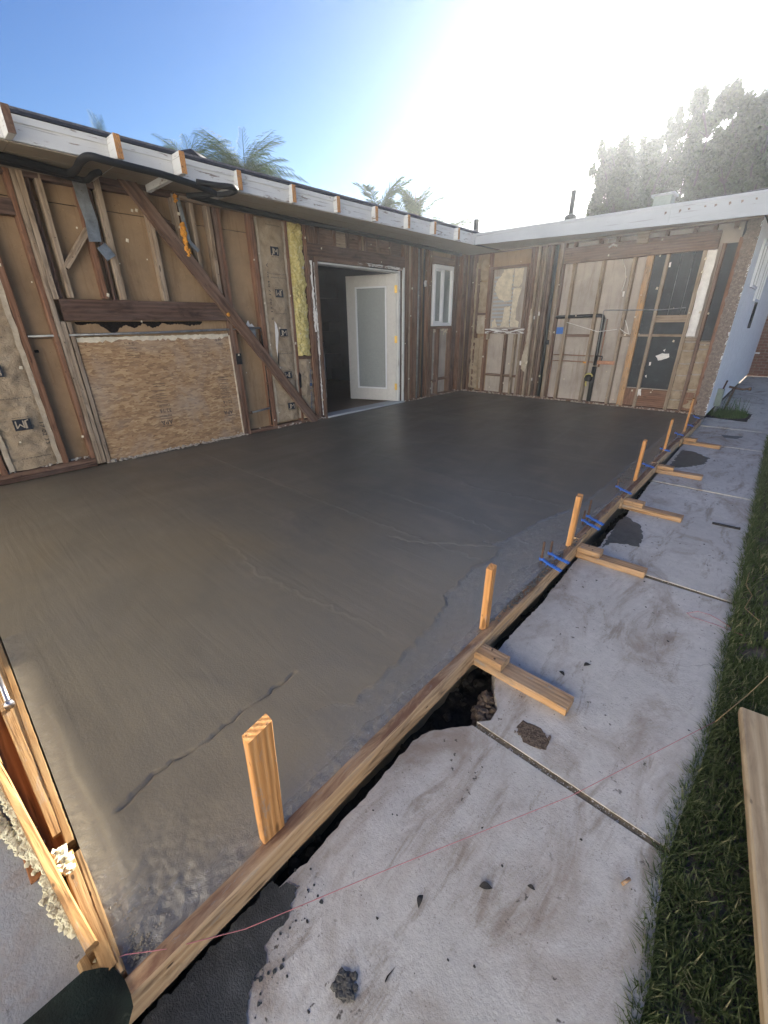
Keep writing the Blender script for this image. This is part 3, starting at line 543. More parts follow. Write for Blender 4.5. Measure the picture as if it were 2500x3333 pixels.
# anchor bolts in blue holders
def anchor(x,y,x2,y2,top,label,rod=True):
    t=thing('anchor_bolt',label,'anchor bolt',(x,y,0),'anchor bolts in blue holders')
    if rod:
        m_=MB(); m_.tube([(x,y,-.10),(x+.002,y+.001,top)],.0065,10); m_.build('threaded_rod',RUST,t)
        m_=MB(); m_.tube([(x,y,.034),(x,y,.042)],.011,6); m_.build('nut',RUST,t)
    m_=MB(); dv=Vector((x2-x,y2-y,0)); L=dv.length; u=dv.normalized(); c=Vector((x,y,.024))
    m_.tube([c+Vector((0,0,-.006)),c+Vector((0,0,.007))],.014,12)
    q1=c+u*(L*.46)+Vector((0,0,-.006)); q2=c+u*L+Vector((0,0,-.007))
    m_.beam(c+u*.008,q1,.017,.010,(0,0,1),.002); m_.beam(q1-u*.002,q2,.020,.012,(0,0,1),.003)
    for k in range(3): w_=c+u*(L*(.56+.15*k)); m_.beam(w_+Vector((0,0,-.002)),w_+Vector((0,0,.004))+u*.001,.014,.004,u,.0005)
    m_.beam(c+u*(L*.30)+Vector((0,0,-.006)),c+u*(L*.30)+Vector((0,0,-.022)),.010,.008,u,.001)
    m_.build('clip_arm',BLUE,t)
anchor(-.755,2.165,-.622,2.120,.135,'anchor bolt with the tall rod of the nearest blue pair')
anchor(-.744,2.262,-.620,2.232,.105,'anchor bolt with the short rod of the nearest blue pair')
anchor(-.760,2.865,-.632,2.800,.095,'short anchor bolt of the second blue pair')
anchor(-.758,2.955,-.635,2.890,.145,'tall anchor bolt of the second blue pair')
anchor(-.778,3.72,-.650,3.63,.09,'lone anchor bolt in a blue clip before the third kicker')
anchor(-.772,4.55,-.670,4.49,.05,'mortar covered blue clip just before the fourth kicker')
anchor(-.765,5.26,-.675,5.22,.05,'dark blue clip beside the second farthest stake')
anchor(-.790,6.16,-.70,6.10,.05,'blue clip beside the farthest kicker')
anchor(-.790,6.86,-.70,6.75,.05,'blue clip beyond the farthest stake')
anchor(-.80,7.50,-.72,7.38,.05,'blue clip closest to the back wall corner')
# ---- left form
ly=-.080
board('form_board',(-2.6,-.0935,-.046),(-1.10,-.0935,-.046),.089,.020,(0,1,0),'sun','thin sunlit form board along the left end of the slab','form board','boards of the left end form',.002)
m_=MB(); V0=[(-2.6,-.104,-.004),(-2.6,-.165,-.004),(-1.72,-.125,-.004),(-1.22,-.1045,-.004)]
m_.prism([(-2.6,-.1045),(-2.6,-.162),(-1.85,-.135),(-1.45,-.112),(-1.25,-.1045)],-.04,-.006)
for i,w_ in enumerate(m_.wc): m_.wc[i]=(w_[0],w_[1]*1+.3,w_[2]+.3)
m_.build('wedge_board',WD['sun'],None,'tapering sunlit board with dark cracks beside the slab end form','board')
m_=MB(); m_.beam((-2.6,-.168,-.014),(-1.15,-.1085,-.008),.010,.030,(0,1,0),.002,None,.0015); m_.build('thin_batten',WD['sun'],None,'narrow yellow batten edge running beside the tapering board','batten')
m_=MB(); m_.beam((-2.6,-.185,-.052),(-1.10,-.135,-.052),.115,.018,(0,0,1),.002,None,.001); m_.build('form_board',WD['rdbrown'],None,'dark red-brown board face sunk between the left form boards','form board','boards of the left end form')
m_=MB(); m_.box((-2.6,-.23,-.16),(-1.05,-.105,-.135)); m_.build('trench_fill',SOIL,kind='structure')
m_=MB(); m_.beam((-2.6,-.262,-.020),(-1.55,-.195,-.012),.075,.026,(0,1,0),.004,None,.005); m_.beam((-1.552,-.1955,-.012),(-.80,-.117,-.012),.07,.024,(0,1,0),.004,None,.004); m_.build('outer_form_board',WD['sun'],None,'weathered sunlit outer board crusted with mortar at lower left','form board','boards of the left end form')
m_=MB(); m_.beam((-1.075,-.1085,-.020),(-.735,-.1005,-.012),.030,.036,(0,0,1),.003,None,.003); m_.build('filler_block',WD['sun'],None,'cracked orange filler block in the lower left form gap','wood block')
m_=MB(); m_.beam((-1.06,-.084,-.03),(-.712,-.086,-.022),.055,.014,(0,1,0),.002,None,.003); m_.build('form_board',WD['sun'],None,'split yellow board end meeting the form corner at lower left','form board','boards of the left end form')
m_=MB(); m_.beam((-.83,-.125,-.07),(-.70,-.115,-.06),.06,.06,(0,0,1),.006,None,.004); m_.build('corner_block',WD['sun'],None,'rough sunlit wood block under the lower left form corner','wood block')
m_=MB()
for i in range(46):
    m_.rock((-1.075+random.uniform(-.02,.06),-.118+random.uniform(-.018,.015),.002+random.uniform(0,.006)),random.uniform(.005,.012))
m_.build('mortar_lump',CRUST,None,'lump of cream mortar on the filler block in the left form gap','mortar')
# bolt
t=thing('carriage_bolt','shiny hex bolt lying on the sunlit board at the left edge','bolt',(-1.87,-.118,.004))
m_=MB(); m_.tube([(-2.03,-.126,.014),(-1.80,-.121,.013)],.0085,12); m_.build('shank',CHROME,t)
m_=MB(); m_.tube([(-1.80,-.121,.013),(-1.782,-.1205,.013)],.017,6); m_.build('hex_head',CHROME,t)
def crust(name,pl,r,n,z,label,mat=CRUST):
    m_=MB()
    for i in range(n):
        k=random.random()*(len(pl)-1); a=pl[int(k)]; b_=pl[int(k)+1]; u=k-int(k)
        m_.rock((a[0]+(b_[0]-a[0])*u+random.gauss(0,r*.5),a[1]+(b_[1]-a[1])*u+random.gauss(0,r*.45),z+random.uniform(-.004,.006)),random.uniform(.003,.0105),(1.2,1,.7))
    return m_.build(name,mat,None,label,'mortar crust')
crust('mortar_crust',[(-1.608,-0.225),(-1.523,-0.21),(-1.425,-0.197),(-1.335,-0.187),(-1.262,-0.177),(-1.187,-0.165),(-1.123,-0.155),(-1.06,-0.158),(-0.993,-0.160),(-0.938,-0.15),(-0.90,-0.132),(-0.858,-0.118),(-0.80,-0.108)],.013,1100,-.035,'jagged cream mortar crust along the outer lower left form board')
crust('mortar_crust',[(-1.5,-.245),(-1.333,-0.222),(-1.265,-0.205),(-1.216,-0.192),(-1.172,-0.175),(-1.12,-0.165)],.012,420,-.042,'second loop of cream mortar crust spreading onto the old grey slab')
m_=MB()
for i in range(260):
    x=-.71-abs(random.gauss(0,.13));y=-.07+abs(random.gauss(0,.04)); m_.rock((x,y,-.008),random.uniform(.0015,.004),(1,1,.5))
m_.build('corner_mortar_lumps',SLABM,kind='stuff')
# dark curved shape of unknown nature, laid thin over the form corner
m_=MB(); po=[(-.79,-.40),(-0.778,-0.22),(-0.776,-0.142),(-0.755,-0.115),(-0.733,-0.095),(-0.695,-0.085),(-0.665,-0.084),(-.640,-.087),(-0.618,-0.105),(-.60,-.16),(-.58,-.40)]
m_.prism(po,.004,.0065); m_.build('dark_curved_shape',DARKSHP,None,'dark curved shape over the form corner at the lower left','sheet')
# strings
def sag(pts,r,mat,name,label,z=.0):
    m_=MB(); q=[]
    for a,b_ in zip(pts[:-1],pts[1:]):
        for i in range(6): q.append(Vector(a).lerp(Vector(b_),i/6))
    q.append(Vector(pts[-1])); m_.tube(q,r,5); return m_.build(name,mat,None,label,'string')
sag([(-0.745,-0.085,.004),(-0.739,-0.071,.003),(-0.681,-0.005,-.0),(-.60,.138,-.045),(-0.448,0.443,-.072),(-0.14,0.997,-.078),(0.155,1.62,-.075)],.0011,STRG,'pink_string','long pink string stretched diagonally across the walkway')
sag([(.157,1.622,-.075),(.23,1.83,-.06),(.32,2.12,-.05),(.6,3.0,-.06)],.0015,STRY,'straw_string','straw coloured string end trailing over the grass')
m_=MB(); pl=[(-0.04,2.327),(0.0,2.375),(0.045,2.384),(0.09,2.371),(0.15,2.336),(.19,2.31),(0.082,2.318),(-0.016,2.303),(-0.04,2.327)]
m_.tube([(x,y,WZ+.004+.004*math.sin(i)) for i,(x,y) in enumerate(pl)],.0014,5); m_.build('string_loop',STRG,None,'loop of thin pink string on the walkway edge','string')
sag([(.16,2.95,-.055),(.155,2.75,-.045),(.19,2.66,-.05),(.17,2.5,-.05),(.23,2.42,-.05)],.0013,STRY,'dry_straw','curly straw stem lying on the grass beside the walkway','string')
# ================================================================== LAWN
lw=MB(); lw.prism([(x+.0,y) for x,y in GE]+[(40,7.46),(40,-1.2)],-.30,-.125); lw.build('lawn_soil',DIRT,kind='structure')
def blades(name,xy,h0,h1,w,mat,z0,lean=.6,nseg=3,**k):
    n=len(xy); h=rng.uniform(h0,h1,n); ww=w*rng.uniform(.6,1.3,n); a=rng.uniform(0,2*np.pi,n); ln=rng.uniform(.1,1,n)*lean*h; fa=rng.uniform(0,2*np.pi,n)
    ptx=[];rn=np.repeat(rng.random(n)**1.5,2*nseg+1)
    V=np.zeros((n,2*nseg+1,3))
    for s_ in range(nseg+1):
        u=s_/nseg; cx=xy[:,0]+np.cos(a)*ln*u**1.8; cy=xy[:,1]+np.sin(a)*ln*u**1.8; cz=z0+h*(u-.28*u*u*(ln/h)); wv=ww*(1-u**1.6)*.5
        if s_<nseg:
            V[:,2*s_,0]=cx+np.cos(fa)*wv; V[:,2*s_,1]=cy+np.sin(fa)*wv; V[:,2*s_,2]=cz
            V[:,2*s_+1,0]=cx-np.cos(fa)*wv; V[:,2*s_+1,1]=cy-np.sin(fa)*wv; V[:,2*s_+1,2]=cz
        else: V[:,2*s_,0]=cx;V[:,2*s_,1]=cy;V[:,2*s_,2]=cz
    base=(np.arange(n)*(2*nseg+1))[:,None]; tri=[]
    for s_ in range(nseg-1):
        tri+= [[2*s_,2*s_+1,2*s_+3],[2*s_,2*s_+3,2*s_+2]]
    tri+= [[2*nseg-2,2*nseg-1,2*nseg]]
    Fq=(base[:,None,:]+np.array(tri)[None]).reshape(-1,3)
    return arr_mesh(name,V.reshape(-1,3),Fq,mat,rn=rn,**k)
gxs=np.array([p[0] for p in GE]); gys=np.array([p[1] for p in GE])
def scatter(n,y0,y1,wid,clump=.0,edge=.0):
    y=rng.uniform(y0,y1,n); x=np.interp(y,gys,gxs)-edge+rng.random(n)*wid
    if clump:
        c=rng.integers(0,n//14,n); x=x[c]+rng.normal(0,clump,n); y=y[c]+rng.normal(0,clump,n); x=np.maximum(x,np.interp(y,gys,gxs)-edge*1.4)
    return np.stack([x,y],1)
blades('grass',np.concatenate([scatter(30000,-.1,2.2,.55,.012,.012),scatter(9000,-.1,2.2,.02,0,.014),scatter(8000,-.1,2.2,.5,0,.01)]),.025,.068,.0055,GRASSM,-.128,.95,3,kind='stuff')
blades('grass',np.concatenate([scatter(26000,2.2,7.3,.7,.018,.012),scatter(9000,2.2,7.3,.03,0,.014)]),.03,.08,.008,GRASSM,-.128,.9,2,kind='stuff')
blades('grass',scatter(20000,-.5,7.4,5,.05,-.5),.03,.08,.012,GRASSM,-.128,.9,2,kind='stuff')
# plank on the grass
t=thing('lumber_plank','pale lumber plank with black stamped lettering lying on the grass','plank',(.33,1.0,-.09))
m_=MB(); m_.beam((.281,1.715,-.045),(.541,-.385,-.045),.14,.036,(0,0,1),.006,20,.001); m_.build('board',WD['pale'],t)
m_=MB(); m_.tube([(.346,1.60,-.0268),(.346,1.60,-.0262)],.010,14); m_.box((.33,1.655,-.028),(.350,1.69,-.0265)); m_.build('knot',WD['rdbrown'],t)
m_=MB(); d_=Vector((.26,-2.1,0)).normalized(); s_=Vector((-d_.y,d_.x,0))
c=Vector((.345,.985,-.0262))
put_text(m_,'ET MOBLEY LLC',c+s_*-.012,d_,-s_*-1,.011,.095); put_text(m_,'BLUFF',c+s_*.006,d_,s_,.011,.05)
m_.build('stamped_lettering',INK,t)
m_=MB(); m_.prism(jag([(.318,1.185),(.331,1.195),(.333,1.178),(.323,1.17)],.005,.002),-.0268,-.0258); m_.build('dark_mark',INK,t)
# ================================================================== LEFT WING (bare stud wall, plane x=-4.92 facing +x)
XF=-4.92; XD=-5.012
H=thing('house_wing','long left house wing stripped to its studs, with white eaves and an open glazed door','house',(XF-.1,3.5,0))
def pb(name,par,mat,a,b_,jit=0,**k):
    m_=MB()
    # box as beam so it carries wood coordinates
    a=Vector(a);b_=Vector(b_); d_=b_-a; ax=max(range(3),key=lambda i:abs(d_[i])); ot=[i for i in range(3) if i!=ax]
    c=(a+b_)/2; p0=c.copy();p1=c.copy(); p0[ax]=min(a[ax],b_[ax]); p1[ax]=max(a[ax],b_[ax])
    n=Vector((0,0,0)); n[ot[0]]=1; aa=(p1-p0).normalized(); wd=aa.cross(n); wi=max(range(3),key=lambda i:abs(wd[i]))
    m_.beam(p0,p1,abs(d_[wi]),abs(d_[ot[0]]),n,k.pop('ch',.003),k.pop('seg',None),jit)
    return m_.build(name,mat,par,**k)
def stud(y0,y1,z0=.06,z1=2.45,mat='tan',x0=XD,x1=XF,jit=.003,name='stud',par=None,**k): return pb(name,par or H,WD[mat],(x0,y0,z0),(x1,y1,z1),jit,**k)
# inner sheathing seen between studs
for (y0,y1) in ((-1.2,1.05),(1.05,2.74),(2.74,4.08)):
    for (z0,z1) in ((0,1.20),(1.204,2.262),(2.268,2.62)):
        m_=MB(); m_.box((XD-.014,y0+.001,z0),(XD,y1-.001,z1)); m_.build('drywall_sheet',DW,H)
for (y0,y1,z0,z1,mt) in ((5.84,6.655,0,2.45,DW),(6.655,7.265,0,1.235,DWG),(6.655,7.265,2.225,2.45,DW),(7.265,7.76,0,2.45,DW),(4.08,5.84,2.10,2.45,DWG)):
    m_=MB(); m_.box((XD-.014,y0+.001,z0),(XD,y1-.001,z1)); m_.build('drywall_sheet',mt,H)
# plates
pb('bottom_plate',H,WD['dark'],(XD,-1.2,.005),(XF+.012,1.03,.045),.003)
pb('bottom_plate',H,WD['old'],(XD,-1.2,.047),(XF+.002,1.03,.088),.004)
pb('bottom_plate',H,WD['old'],(XD,2.80,.0),(XF,4.0,.04),.004)
pb('bottom_plate',H,WD['old'],(XD,5.86,.0),(XF,7.74,.035),.004)
pb('top_plate',H,WD['dark'],(XD,-1.2,2.40),(XF-.004,1.66,2.455),.003)
pb('top_plate',H,WD['dark'],(XD,1.66,2.455),(XF-.004,2.32,2.535),.004)
pb('top_plate',H,WD['old'],(XD,2.34,2.45),(XF-.006,7.74,2.50),.003)
# studs left to right
stud(-.42,-.38,mat='red'); stud(-.02,.02,mat='red'); stud(.30,.345,mat='red')
stud(.765,.812,.09,mat='red'); stud(1.0,1.036,.02,mat='red',jit=.004); stud(1.04,1.078,.02,mat='tan',jit=.005,x1=XF+.004); stud(1.081,1.117,.02,1.34,mat='tan',x1=XF+.002); stud(1.081,1.122,1.52,2.45,mat='tan',x1=XF+.004,jit=.005)
stud(1.126,1.162,.0,1.335,mat='tan',x0=XF-.05,x1=XF-.008)
stud(1.128,1.165,1.53,2.45,mat='dark',x1=XF-.03)
stud(1.20,1.243,1.535,2.45,mat='tan',x1=XF-.004)
stud(1.48,1.53,1.535,2.44,mat='red',x1=XF-.02)
stud(1.575,1.60,1.53,2.48,mat='dark',x1=XF-.03); stud(1.628,1.68,1.53,2.49,mat='tan',x1=XF+.004,jit=.004)
stud(2.040,2.09,1.53,2.50,mat='tan',x1=XF-.006); stud(2.30,2.342,1.95,2.48,mat='tan'); stud(2.352,2.375,1.9,2.45,mat='dark',x1=XF-.02)
stud(2.47,2.512,1.80,2.44,mat='tan'); stud(2.648,2.692,1.50,2.44,mat='tan',x1=XF+.002); stud(2.712,2.757,0,2.44,mat='old',x1=XF+.002); stud(2.760,2.800,0,2.44,mat='red',x1=XF-.004)
stud(3.145,3.207,.04,2.44,mat='red',x1=XF+.002); stud(3.622,3.662,.04,2.44,mat='red'); stud(3.90,3.945,.04,2.43,mat='red'); stud(3.95,3.985,.02,2.10,mat='old'); stud(4.00,4.044,.02,2.10,mat='dark',x1=XF-.006)
pb('block',H,WD['dark'],(XD,.82,2.12),(XF-.003,.998,2.235),.004)
pb('block',H,WD['old'],(XD,3.665,.865),(XF-.004,3.898,.905),.003)
pb('block',H,WD['dark'],(XD,1.66,2.415),(XF-.02,2.03,2.452),.003)
# header beam over the OSB
pb('header_beam',H,WD['dark'],(XD+.02,1.118,1.345),(XF+.006,2.71,1.525),.006)
# moldy strip between beam and OSB
m_=MB(); m_.box((XD+.03,1.17,1.19),(XD+.034,2.71,1.345)); m_.build('stained_strip',DW,H)
m_=MB()
for (c0,c1,hh) in ((1.20,1.34,.05),(1.30,1.98,.12),(1.96,2.14,.04),(2.12,2.42,.085)):
    top=[(y,1.338+.0*y) for y in (c0,c1)]; bot=[]
    n=70
    for i in range(n+1):
        y=c1+(c0-c1)*i/n; bot.append((y,1.338-hh*max(.12,.5+.8*MN.noise(Vector((y*7,3,1)))+.18*MN.noise(Vector((y*45,5,1))))*math.sin(math.pi*(i+.5)/(n+1))**.3))
    m_.prism(top+bot,XD+.035,XD+.037,'x')
m_.build('mold_stain',MOLD,H)
# diagonal braces
m_=MB(); m_.beam((XF+.030,1.82,2.60),(XF+.030,3.845,-.01),.125,.04,(1,0,0),.004,22,.007); m_.build('diagonal_brace',WD['old'],H,label='long dark diagonal brace running down across the studs')
m_=MB(); m_.beam((XF-.025,1.245,1.775),(XF-.025,1.495,2.085),.05,.045,(1,0,0),.003,6,.003); m_.build('short_brace',WD['tan'],H)
m_=MB(); m_.beam((XF-.03,2.05,2.28),(XF-.03,2.735,1.50),.05,.04,(1,0,0),.003,8,.004); m_.build('short_brace',WD['tan'],H)
m_=MB(); m_.beam((XF-.045,2.07,2.34),(XF-.045,2.34,2.17),.04,.02,(1,0,0),.003,6,.004); m_.build('broken_lath',WD['old'],H)
m_=MB(); m_.tube([(XF+.052,2.695,1.405),(XF+.055,2.695,1.405)],.022,9); m_.build('bare_patch',FOAM,H)
# galvanized sheet strap
m_=MB(); q=[(1.508,2.47,.02),(1.512,2.30,.026),(1.535,2.15,.012),(1.520,1.985,.03)]; vs=[]
for y,z,dx in q: vs+= [(XF+dx,y-.052,z+.0),(XF+dx-.01,y+.052,z+.012)]
m_.add(vs+[(a-.003,b_,c) for a,b_,c in vs],[(0,1,3,2),(2,3,5,4),(4,5,7,6),(8,10,11,9),(10,12,13,11),(12,14,15,13),(0,2,10,8),(2,4,12,10),(4,6,14,12),(1,9,11,3),(3,11,13,5),(5,13,15,7)]); m_.build('metal_strap',GALV,H)
m_=MB(); m_.beam((XF+.035,1.555,1.965),(XF+.04,1.615,1.87),.10,.003,(1,.2,0),.001); m_.build('metal_plate',GALV,H)
# hanging electrical angle + foam
m_=MB(); m_.beam((XF+.01,2.358,2.45),(XF+.016,2.395,2.09),.035,.02,(1,0,0),.002); m_.beam((XF+.016,2.395,2.09),(XF+.03,2.475,2.005),.035,.012,(1,0,0),.002); m_.build('metal_angle',GALV,H)
m_=MB()
for i in range(90):
    u=i/90; m_.rock((XF+.03+random.uniform(-.01,.02),2.352-.012*u+random.uniform(-.014,.014)+(.03 if u>.8 else 0)*random.random(),2.23-.28*u),random.uniform(.012,.024))
m_.build('foam_drip',FOAM,H,label='orange expanding foam drip on the metal angle')
m_=MB()
for i in range(14): m_.rock((XF+.01+random.uniform(-.005,.01),2.335+random.uniform(-.012,.012),2.47-.06*i/14),random.uniform(.01,.02))
m_.build('foam_drip',FOAM,H)
# OSB panel
m_=MB(); m_.box((XF-.035,1.168,.012),(XF-.022,2.708,1.185)); ob=m_.build('osb_panel',OSB,H,label='OSB panel with upside-down black printing')
def ink(par,body,y,z,h,w=None,rot=math.pi,mat=INK,x=XF-.0215,name='printed_text'):
    m_=MB(); put_text(m_,body,(x,y,z),LX,LY,h,w,rot); return m_.build(name,mat,par)
def inkbars(mb,y0,y1,z0,z1,n,rot=True,x=XF-.0215):
    for i in range(n):
        z=z0+(z1-z0)*(i+.5)/n; hh=(z1-z0)/n*.5; y=y0
        while y<y1-.004:
            w_=random.uniform(.006,.03); w_=min(w_,y1-y); mb.box((x-.0003,y,z),(x+.0003,y+w_,z+hh*random.uniform(.6,1))); y+=w_+random.uniform(.002,.006)
for yc,sc in ((1.805,1.),(2.545,.95)):
    ink(ob,'APA',yc,.315,.050*sc,.125*sc); ink(ob,'32/16',yc+.01,.44,.040*sc,.12*sc); ink(ob,'EXPOSURE 1',yc,.50,.024,.13); ink(ob,'RATED SHEATHING',yc,.385,.018,.13)
    ink(ob,'SIZED FOR SPACING',yc,.53,.012,.11); ink(ob,'15/32 INCH',yc,.575,.016,.09); ink(ob,'PS 2-04',yc-.01,.62,.012,.08)
    m_=MB()
    for z in (.352,.272,.545,.60,.655,.70,.725): m_.box((XF-.0218,yc-.06,z),(XF-.0212,yc+.06,z+.004))
    m_.build('printed_rules',INK,ob,kind='stuff')
ink(ob,'THIS SIDE DOWN',1.62,1.09,.014,.10); ink(ob,'16  9  16',1.61,1.14,.018,.09); ink(ob,'APA',2.56,1.14,.022,.07); ink(ob,'EXPOSURE',2.57,1.10,.012,.08); ink(ob,'CAUTION',2.66,.86,.012,.05); ink(ob,'MILL 482',2.67,.74,.02,.07)
m_=MB()
for z in (1.065,1.045,1.025,1.0,1.118): m_.box((XF-.0218,1.57,z),(XF-.0212,1.67,z+.0025))
m_.build('printed_rules',INK,ob,kind='stuff')
# torn paper strip on top and right edge of OSB
m_=MB(); y=1.17; top=[];bot=[]
while y<2.70: top.append((y,1.202+random.uniform(-.004,.006))); bot.append((y,1.170+random.uniform(-.022,.010))); y+=random.uniform(.012,.04)
m_.prism(top+bot[::-1],XF-.0215,XF-.019,'x'); m_.build('torn_paper_edge',TORNC,H)
m_=MB(); z=.02; a_=[];b2=[]
while z<1.2: a_.append((2.694+random.uniform(-.003,.002),z)); b2.append((2.709,z)); z+=random.uniform(.01,.04)
m_.prism(a_+b2[::-1],XF-.0215,XF-.017,'x'); m_.build('torn_paper_edge',TORNC,H)
# rubble at the foot of the wall
for (y0,y1,n,xx) in ((1.13,2.75,420,XF-.0),(2.80,3.20,200,XF-.03),(.05,1.0,60,XF-.03),(3.2,4.05,90,XF-.01),(5.9,7.7,160,XF)):
    m_=MB()
    for i in range(n):
        m_.rock((xx+random.uniform(-.05,.018),random.uniform(y0,y1),(.09 if y1<=1.0 else .004)+abs(random.gauss(0,.012))),random.uniform(.005,.017),(1,1.2,.7))
    m_.build('stucco_rubble',ROCK,H,kind='stuff')
# pipes
m_=MB(); m_.tube([(XF-.012,.815,1.222),(XF-.012,1.9,1.232),(XF-.012,2.70,1.250),(XF-.012,3.12,1.262)],.011,8); m_.build('conduit',GALV,H)
m_=MB(); m_.tube([(XF-.02,3.12,1.262),(XF-.02,3.138,1.255),(XF-.02,3.14,1.22),(XF-.02,3.148,.75),(XF-.02,3.138,.06)],.012,8)
m_.build('water_pipe',BPIPE,H)
m_=MB(); m_.tube([(XF-.02,2.84,.262),(XF-.02,3.14,.285)],.011,8); m_.build('water_pipe',GALV,H)
m_=MB()
for z in (.28,.60,1.20,.42): m_.tube([(XF-.02,3.145,z-.018),(XF-.02,3.145,z+.018)],.019,8)
m_.tube([(XF-.02,2.835,.262),(XF-.02,2.86,.262)],.018,8); m_.build('pipe_fittings',RUST,H,kind='stuff')
m_=MB(); m_.prism(jag([(2.86,1.275),(3.06,1.275),(3.03,1.31),(3.0,1.30),(2.985,1.345),(2.95,1.30)],.02,.004),XF-.03,XF-.027,'x'); m_.build('torn_paper',TORNW,H)
m_=MB(); m_.box((XF-.06,2.98,1.10),(XF-.03,3.07,1.25)); m_.build('junction_box',GALV,H)
m_=MB(); m_.box((XF+.003,2.74,.86),(XF+.008,2.81,.985)); m_.build('dark_bracket',BPIPE,H)
m_=MB(); m_.prism([(3.655,.70),(3.675,.66),(3.665,.50),(3.645,.48),(3.630,.52),(3.632,.66)],XF+.001,XF+.006,'x'); m_.build('dark_tape',BPIPE,H)
m_=MB(); m_.tube([(XF-.03,.83,1.10),(XF-.03,.86,1.10)],.012,8); m_.build('pipe_stub',MOLD,H)
# insulation batts with facing print
def batt(y0,y1,z0,z1,name='insulation_batt',mat=PAPER,amp=.012,bulge=.02,xb=XF-.012,par=None,nu=22):
    def P(u,v):
        y=y0+(y1-y0)*u; z=z0+(z1-z0)*v; e=min(u,1-u)
        return (xb+bulge*math.sin(math.pi*u)**.6-.02+amp*(MN.noise(Vector((y*9,z*14,1)))+.6*MN.noise(Vector((y*22+z*9,z*30,4)))+.35*MN.noise(Vector((y*50,z*46,7)))),y+.006*MN.noise(Vector((u,z*7,3))),z+.006*MN.noise(Vector((y*9,v*4,3))))
    return grid_sheet(P,nu,int((z1-z0)/.016),mat,name,par or H)
def flange(par,y,z0,z1,w=.032,x=XF-.004):
    def P(u,v):
        z=z0+(z1-z0)*v; return (x+.006*MN.noise(Vector((u*3,z*16,y))),y+(u-.5)*w+.007*MN.noise(Vector((2,z*9,y))),z)
    return grid_sheet(P,3,int((z1-z0)/.02),PAPERL,'paper_flange',par)
def logo(par,y,z,w,up=True,x=XF+.012,sub=True):
    h=w*.78; m_=MB()
    # dark plate with the two letters left open as pale shapes on top
    m_.box((x-.0006,y-w/2,z-h/2),(x,y+w/2,z+h/2)); m_.build('logo_plate',INK,par)
    m_=MB(); rot=0 if up else math.pi; s_=1 if up else -1
    put_text(m_,'J',(x+.0012,y-s_*w*.27,z-s_*h*.04),LX,LY,h*.78,w*.28,rot); put_text(m_,'M',(x+.0012,y+s_*w*.14,z-s_*h*.04),LX,LY,h*.66,w*.50,rot); m_.build('logo_letters',PAPERL,par)
    if sub: ink(par,'Johns Manville',y,z-s_*h*.66,.012,w*.95,rot,x=x+.001)
b1=batt(.36,.755,.095,2.4); flange(b1,.738,.1,2.4,.04); flange(b1,.375,.1,2.4,.04)
logo(b1,.50,.96,.125,True); logo(b1,.565,.50,.125,False); ink(b1,'Formaldehyde-free',.58,.20,.016,.22,math.pi,x=XF+.01); ink(b1,'Thermal and Sound Control',.56,.73,.013,.26,0,x=XF+.012); ink(b1,'17 02 33',.70,.40,.03,.20,math.pi/2+math.pi,x=XF+.005); ink(b1,'FORMALDEHYDE-FREE',.54,1.22,.012,.2,0,x=XF+.012)
batt(-.37,.30,.095,2.4)
b2_=batt(3.225,3.612,.075,2.42); flange(b2_,3.236,.08,2.42,.03); flange(b2_,3.602,.08,2.42,.03)
for i,(z,up) in enumerate(((2.10,True),(1.65,False),(1.20,True),(.68,False),(.27,True))): logo(b2_,3.44+.006*i,z,.115,up)
for z,s_,w_ in ((2.36,'Formaldehyde-free',.2),(1.86,'Thermal and Sound Control',.24),(1.82,'FORMALDEHYDE-FREE INSULATION',.2),(1.42,'Formaldehyde-free',.16),(.95,'Thermal and Sound Control',.2),(.52,'Formaldehyde-free',.14)): ink(b2_,s_,3.45,z,.014,w_,0,x=XF+.010)
ink(b2_,'5  13 02 17 04 40  A',3.315,1.66,.026,.62,math.pi/2,x=XF+.006)
m_=MB(); m_.prism(jag([(3.335,1.335),(3.36,1.30),(3.375,1.20),(3.36,1.12),(3.335,1.0),(3.325,.90),(3.315,1.05),(3.325,1.18)],.03,.003),XF+.009,XF+.012,'x'); m_.build('torn_white_strip',TORNW,b2_)
m_=MB(); m_.prism([(3.328,.92),(3.338,1.0),(3.345,.93),(3.332,.80),(3.322,.84)],XF+.009,XF+.0115,'x'); m_.build('tear_gap',MOLD,b2_)
b3=batt(3.668,3.895,.06,.86,amp=.026,bulge=.03); ink(b3,'Insulsafe  Pregelling',3.815,.46,.036,.52,math.pi/2-.05,INKB,x=XF+.022); m_=MB(); m_.box((XF+.018,3.80,.50),(XF+.020,3.84,.54)); m_.build('print_mark',INKB,b3)
def PY(u,v):
    y=3.668+.225*u; z=.905+1.515*v; e=1
    return (XF-.03+.05*math.sin(math.pi*u)**.5+.030*MN.noise(Vector((y*11,z*9,1)))+.022*MN.noise(Vector((y*30,z*26,3)))+.012*MN.noise(Vector((y*70,z*60,5))),y+.016*MN.noise(Vector((u,z*11,9)))*(u>.2),z+.02*MN.noise(Vector((y*14,v*2,3))))
yo=grid_sheet(PY,26,150,YEL,'fiberglass_batt',H,label='bare yellow fiberglass batt beside the door frame')
m_=MB()
for i in range(900):
    u=random.random();v=random.random(); p=Vector(PY(u,v)); d_=Vector((random.uniform(.2,1),random.uniform(-1,1),random.uniform(-1,1))).normalized()*random.uniform(.006,.022); s_=d_.orthogonal().normalized()*.0009
    m_.add([p-s_,p+s_,p+d_],[(0,1,2)])
m_.build('fiberglass_fuzz',YEL,yo,kind='stuff')
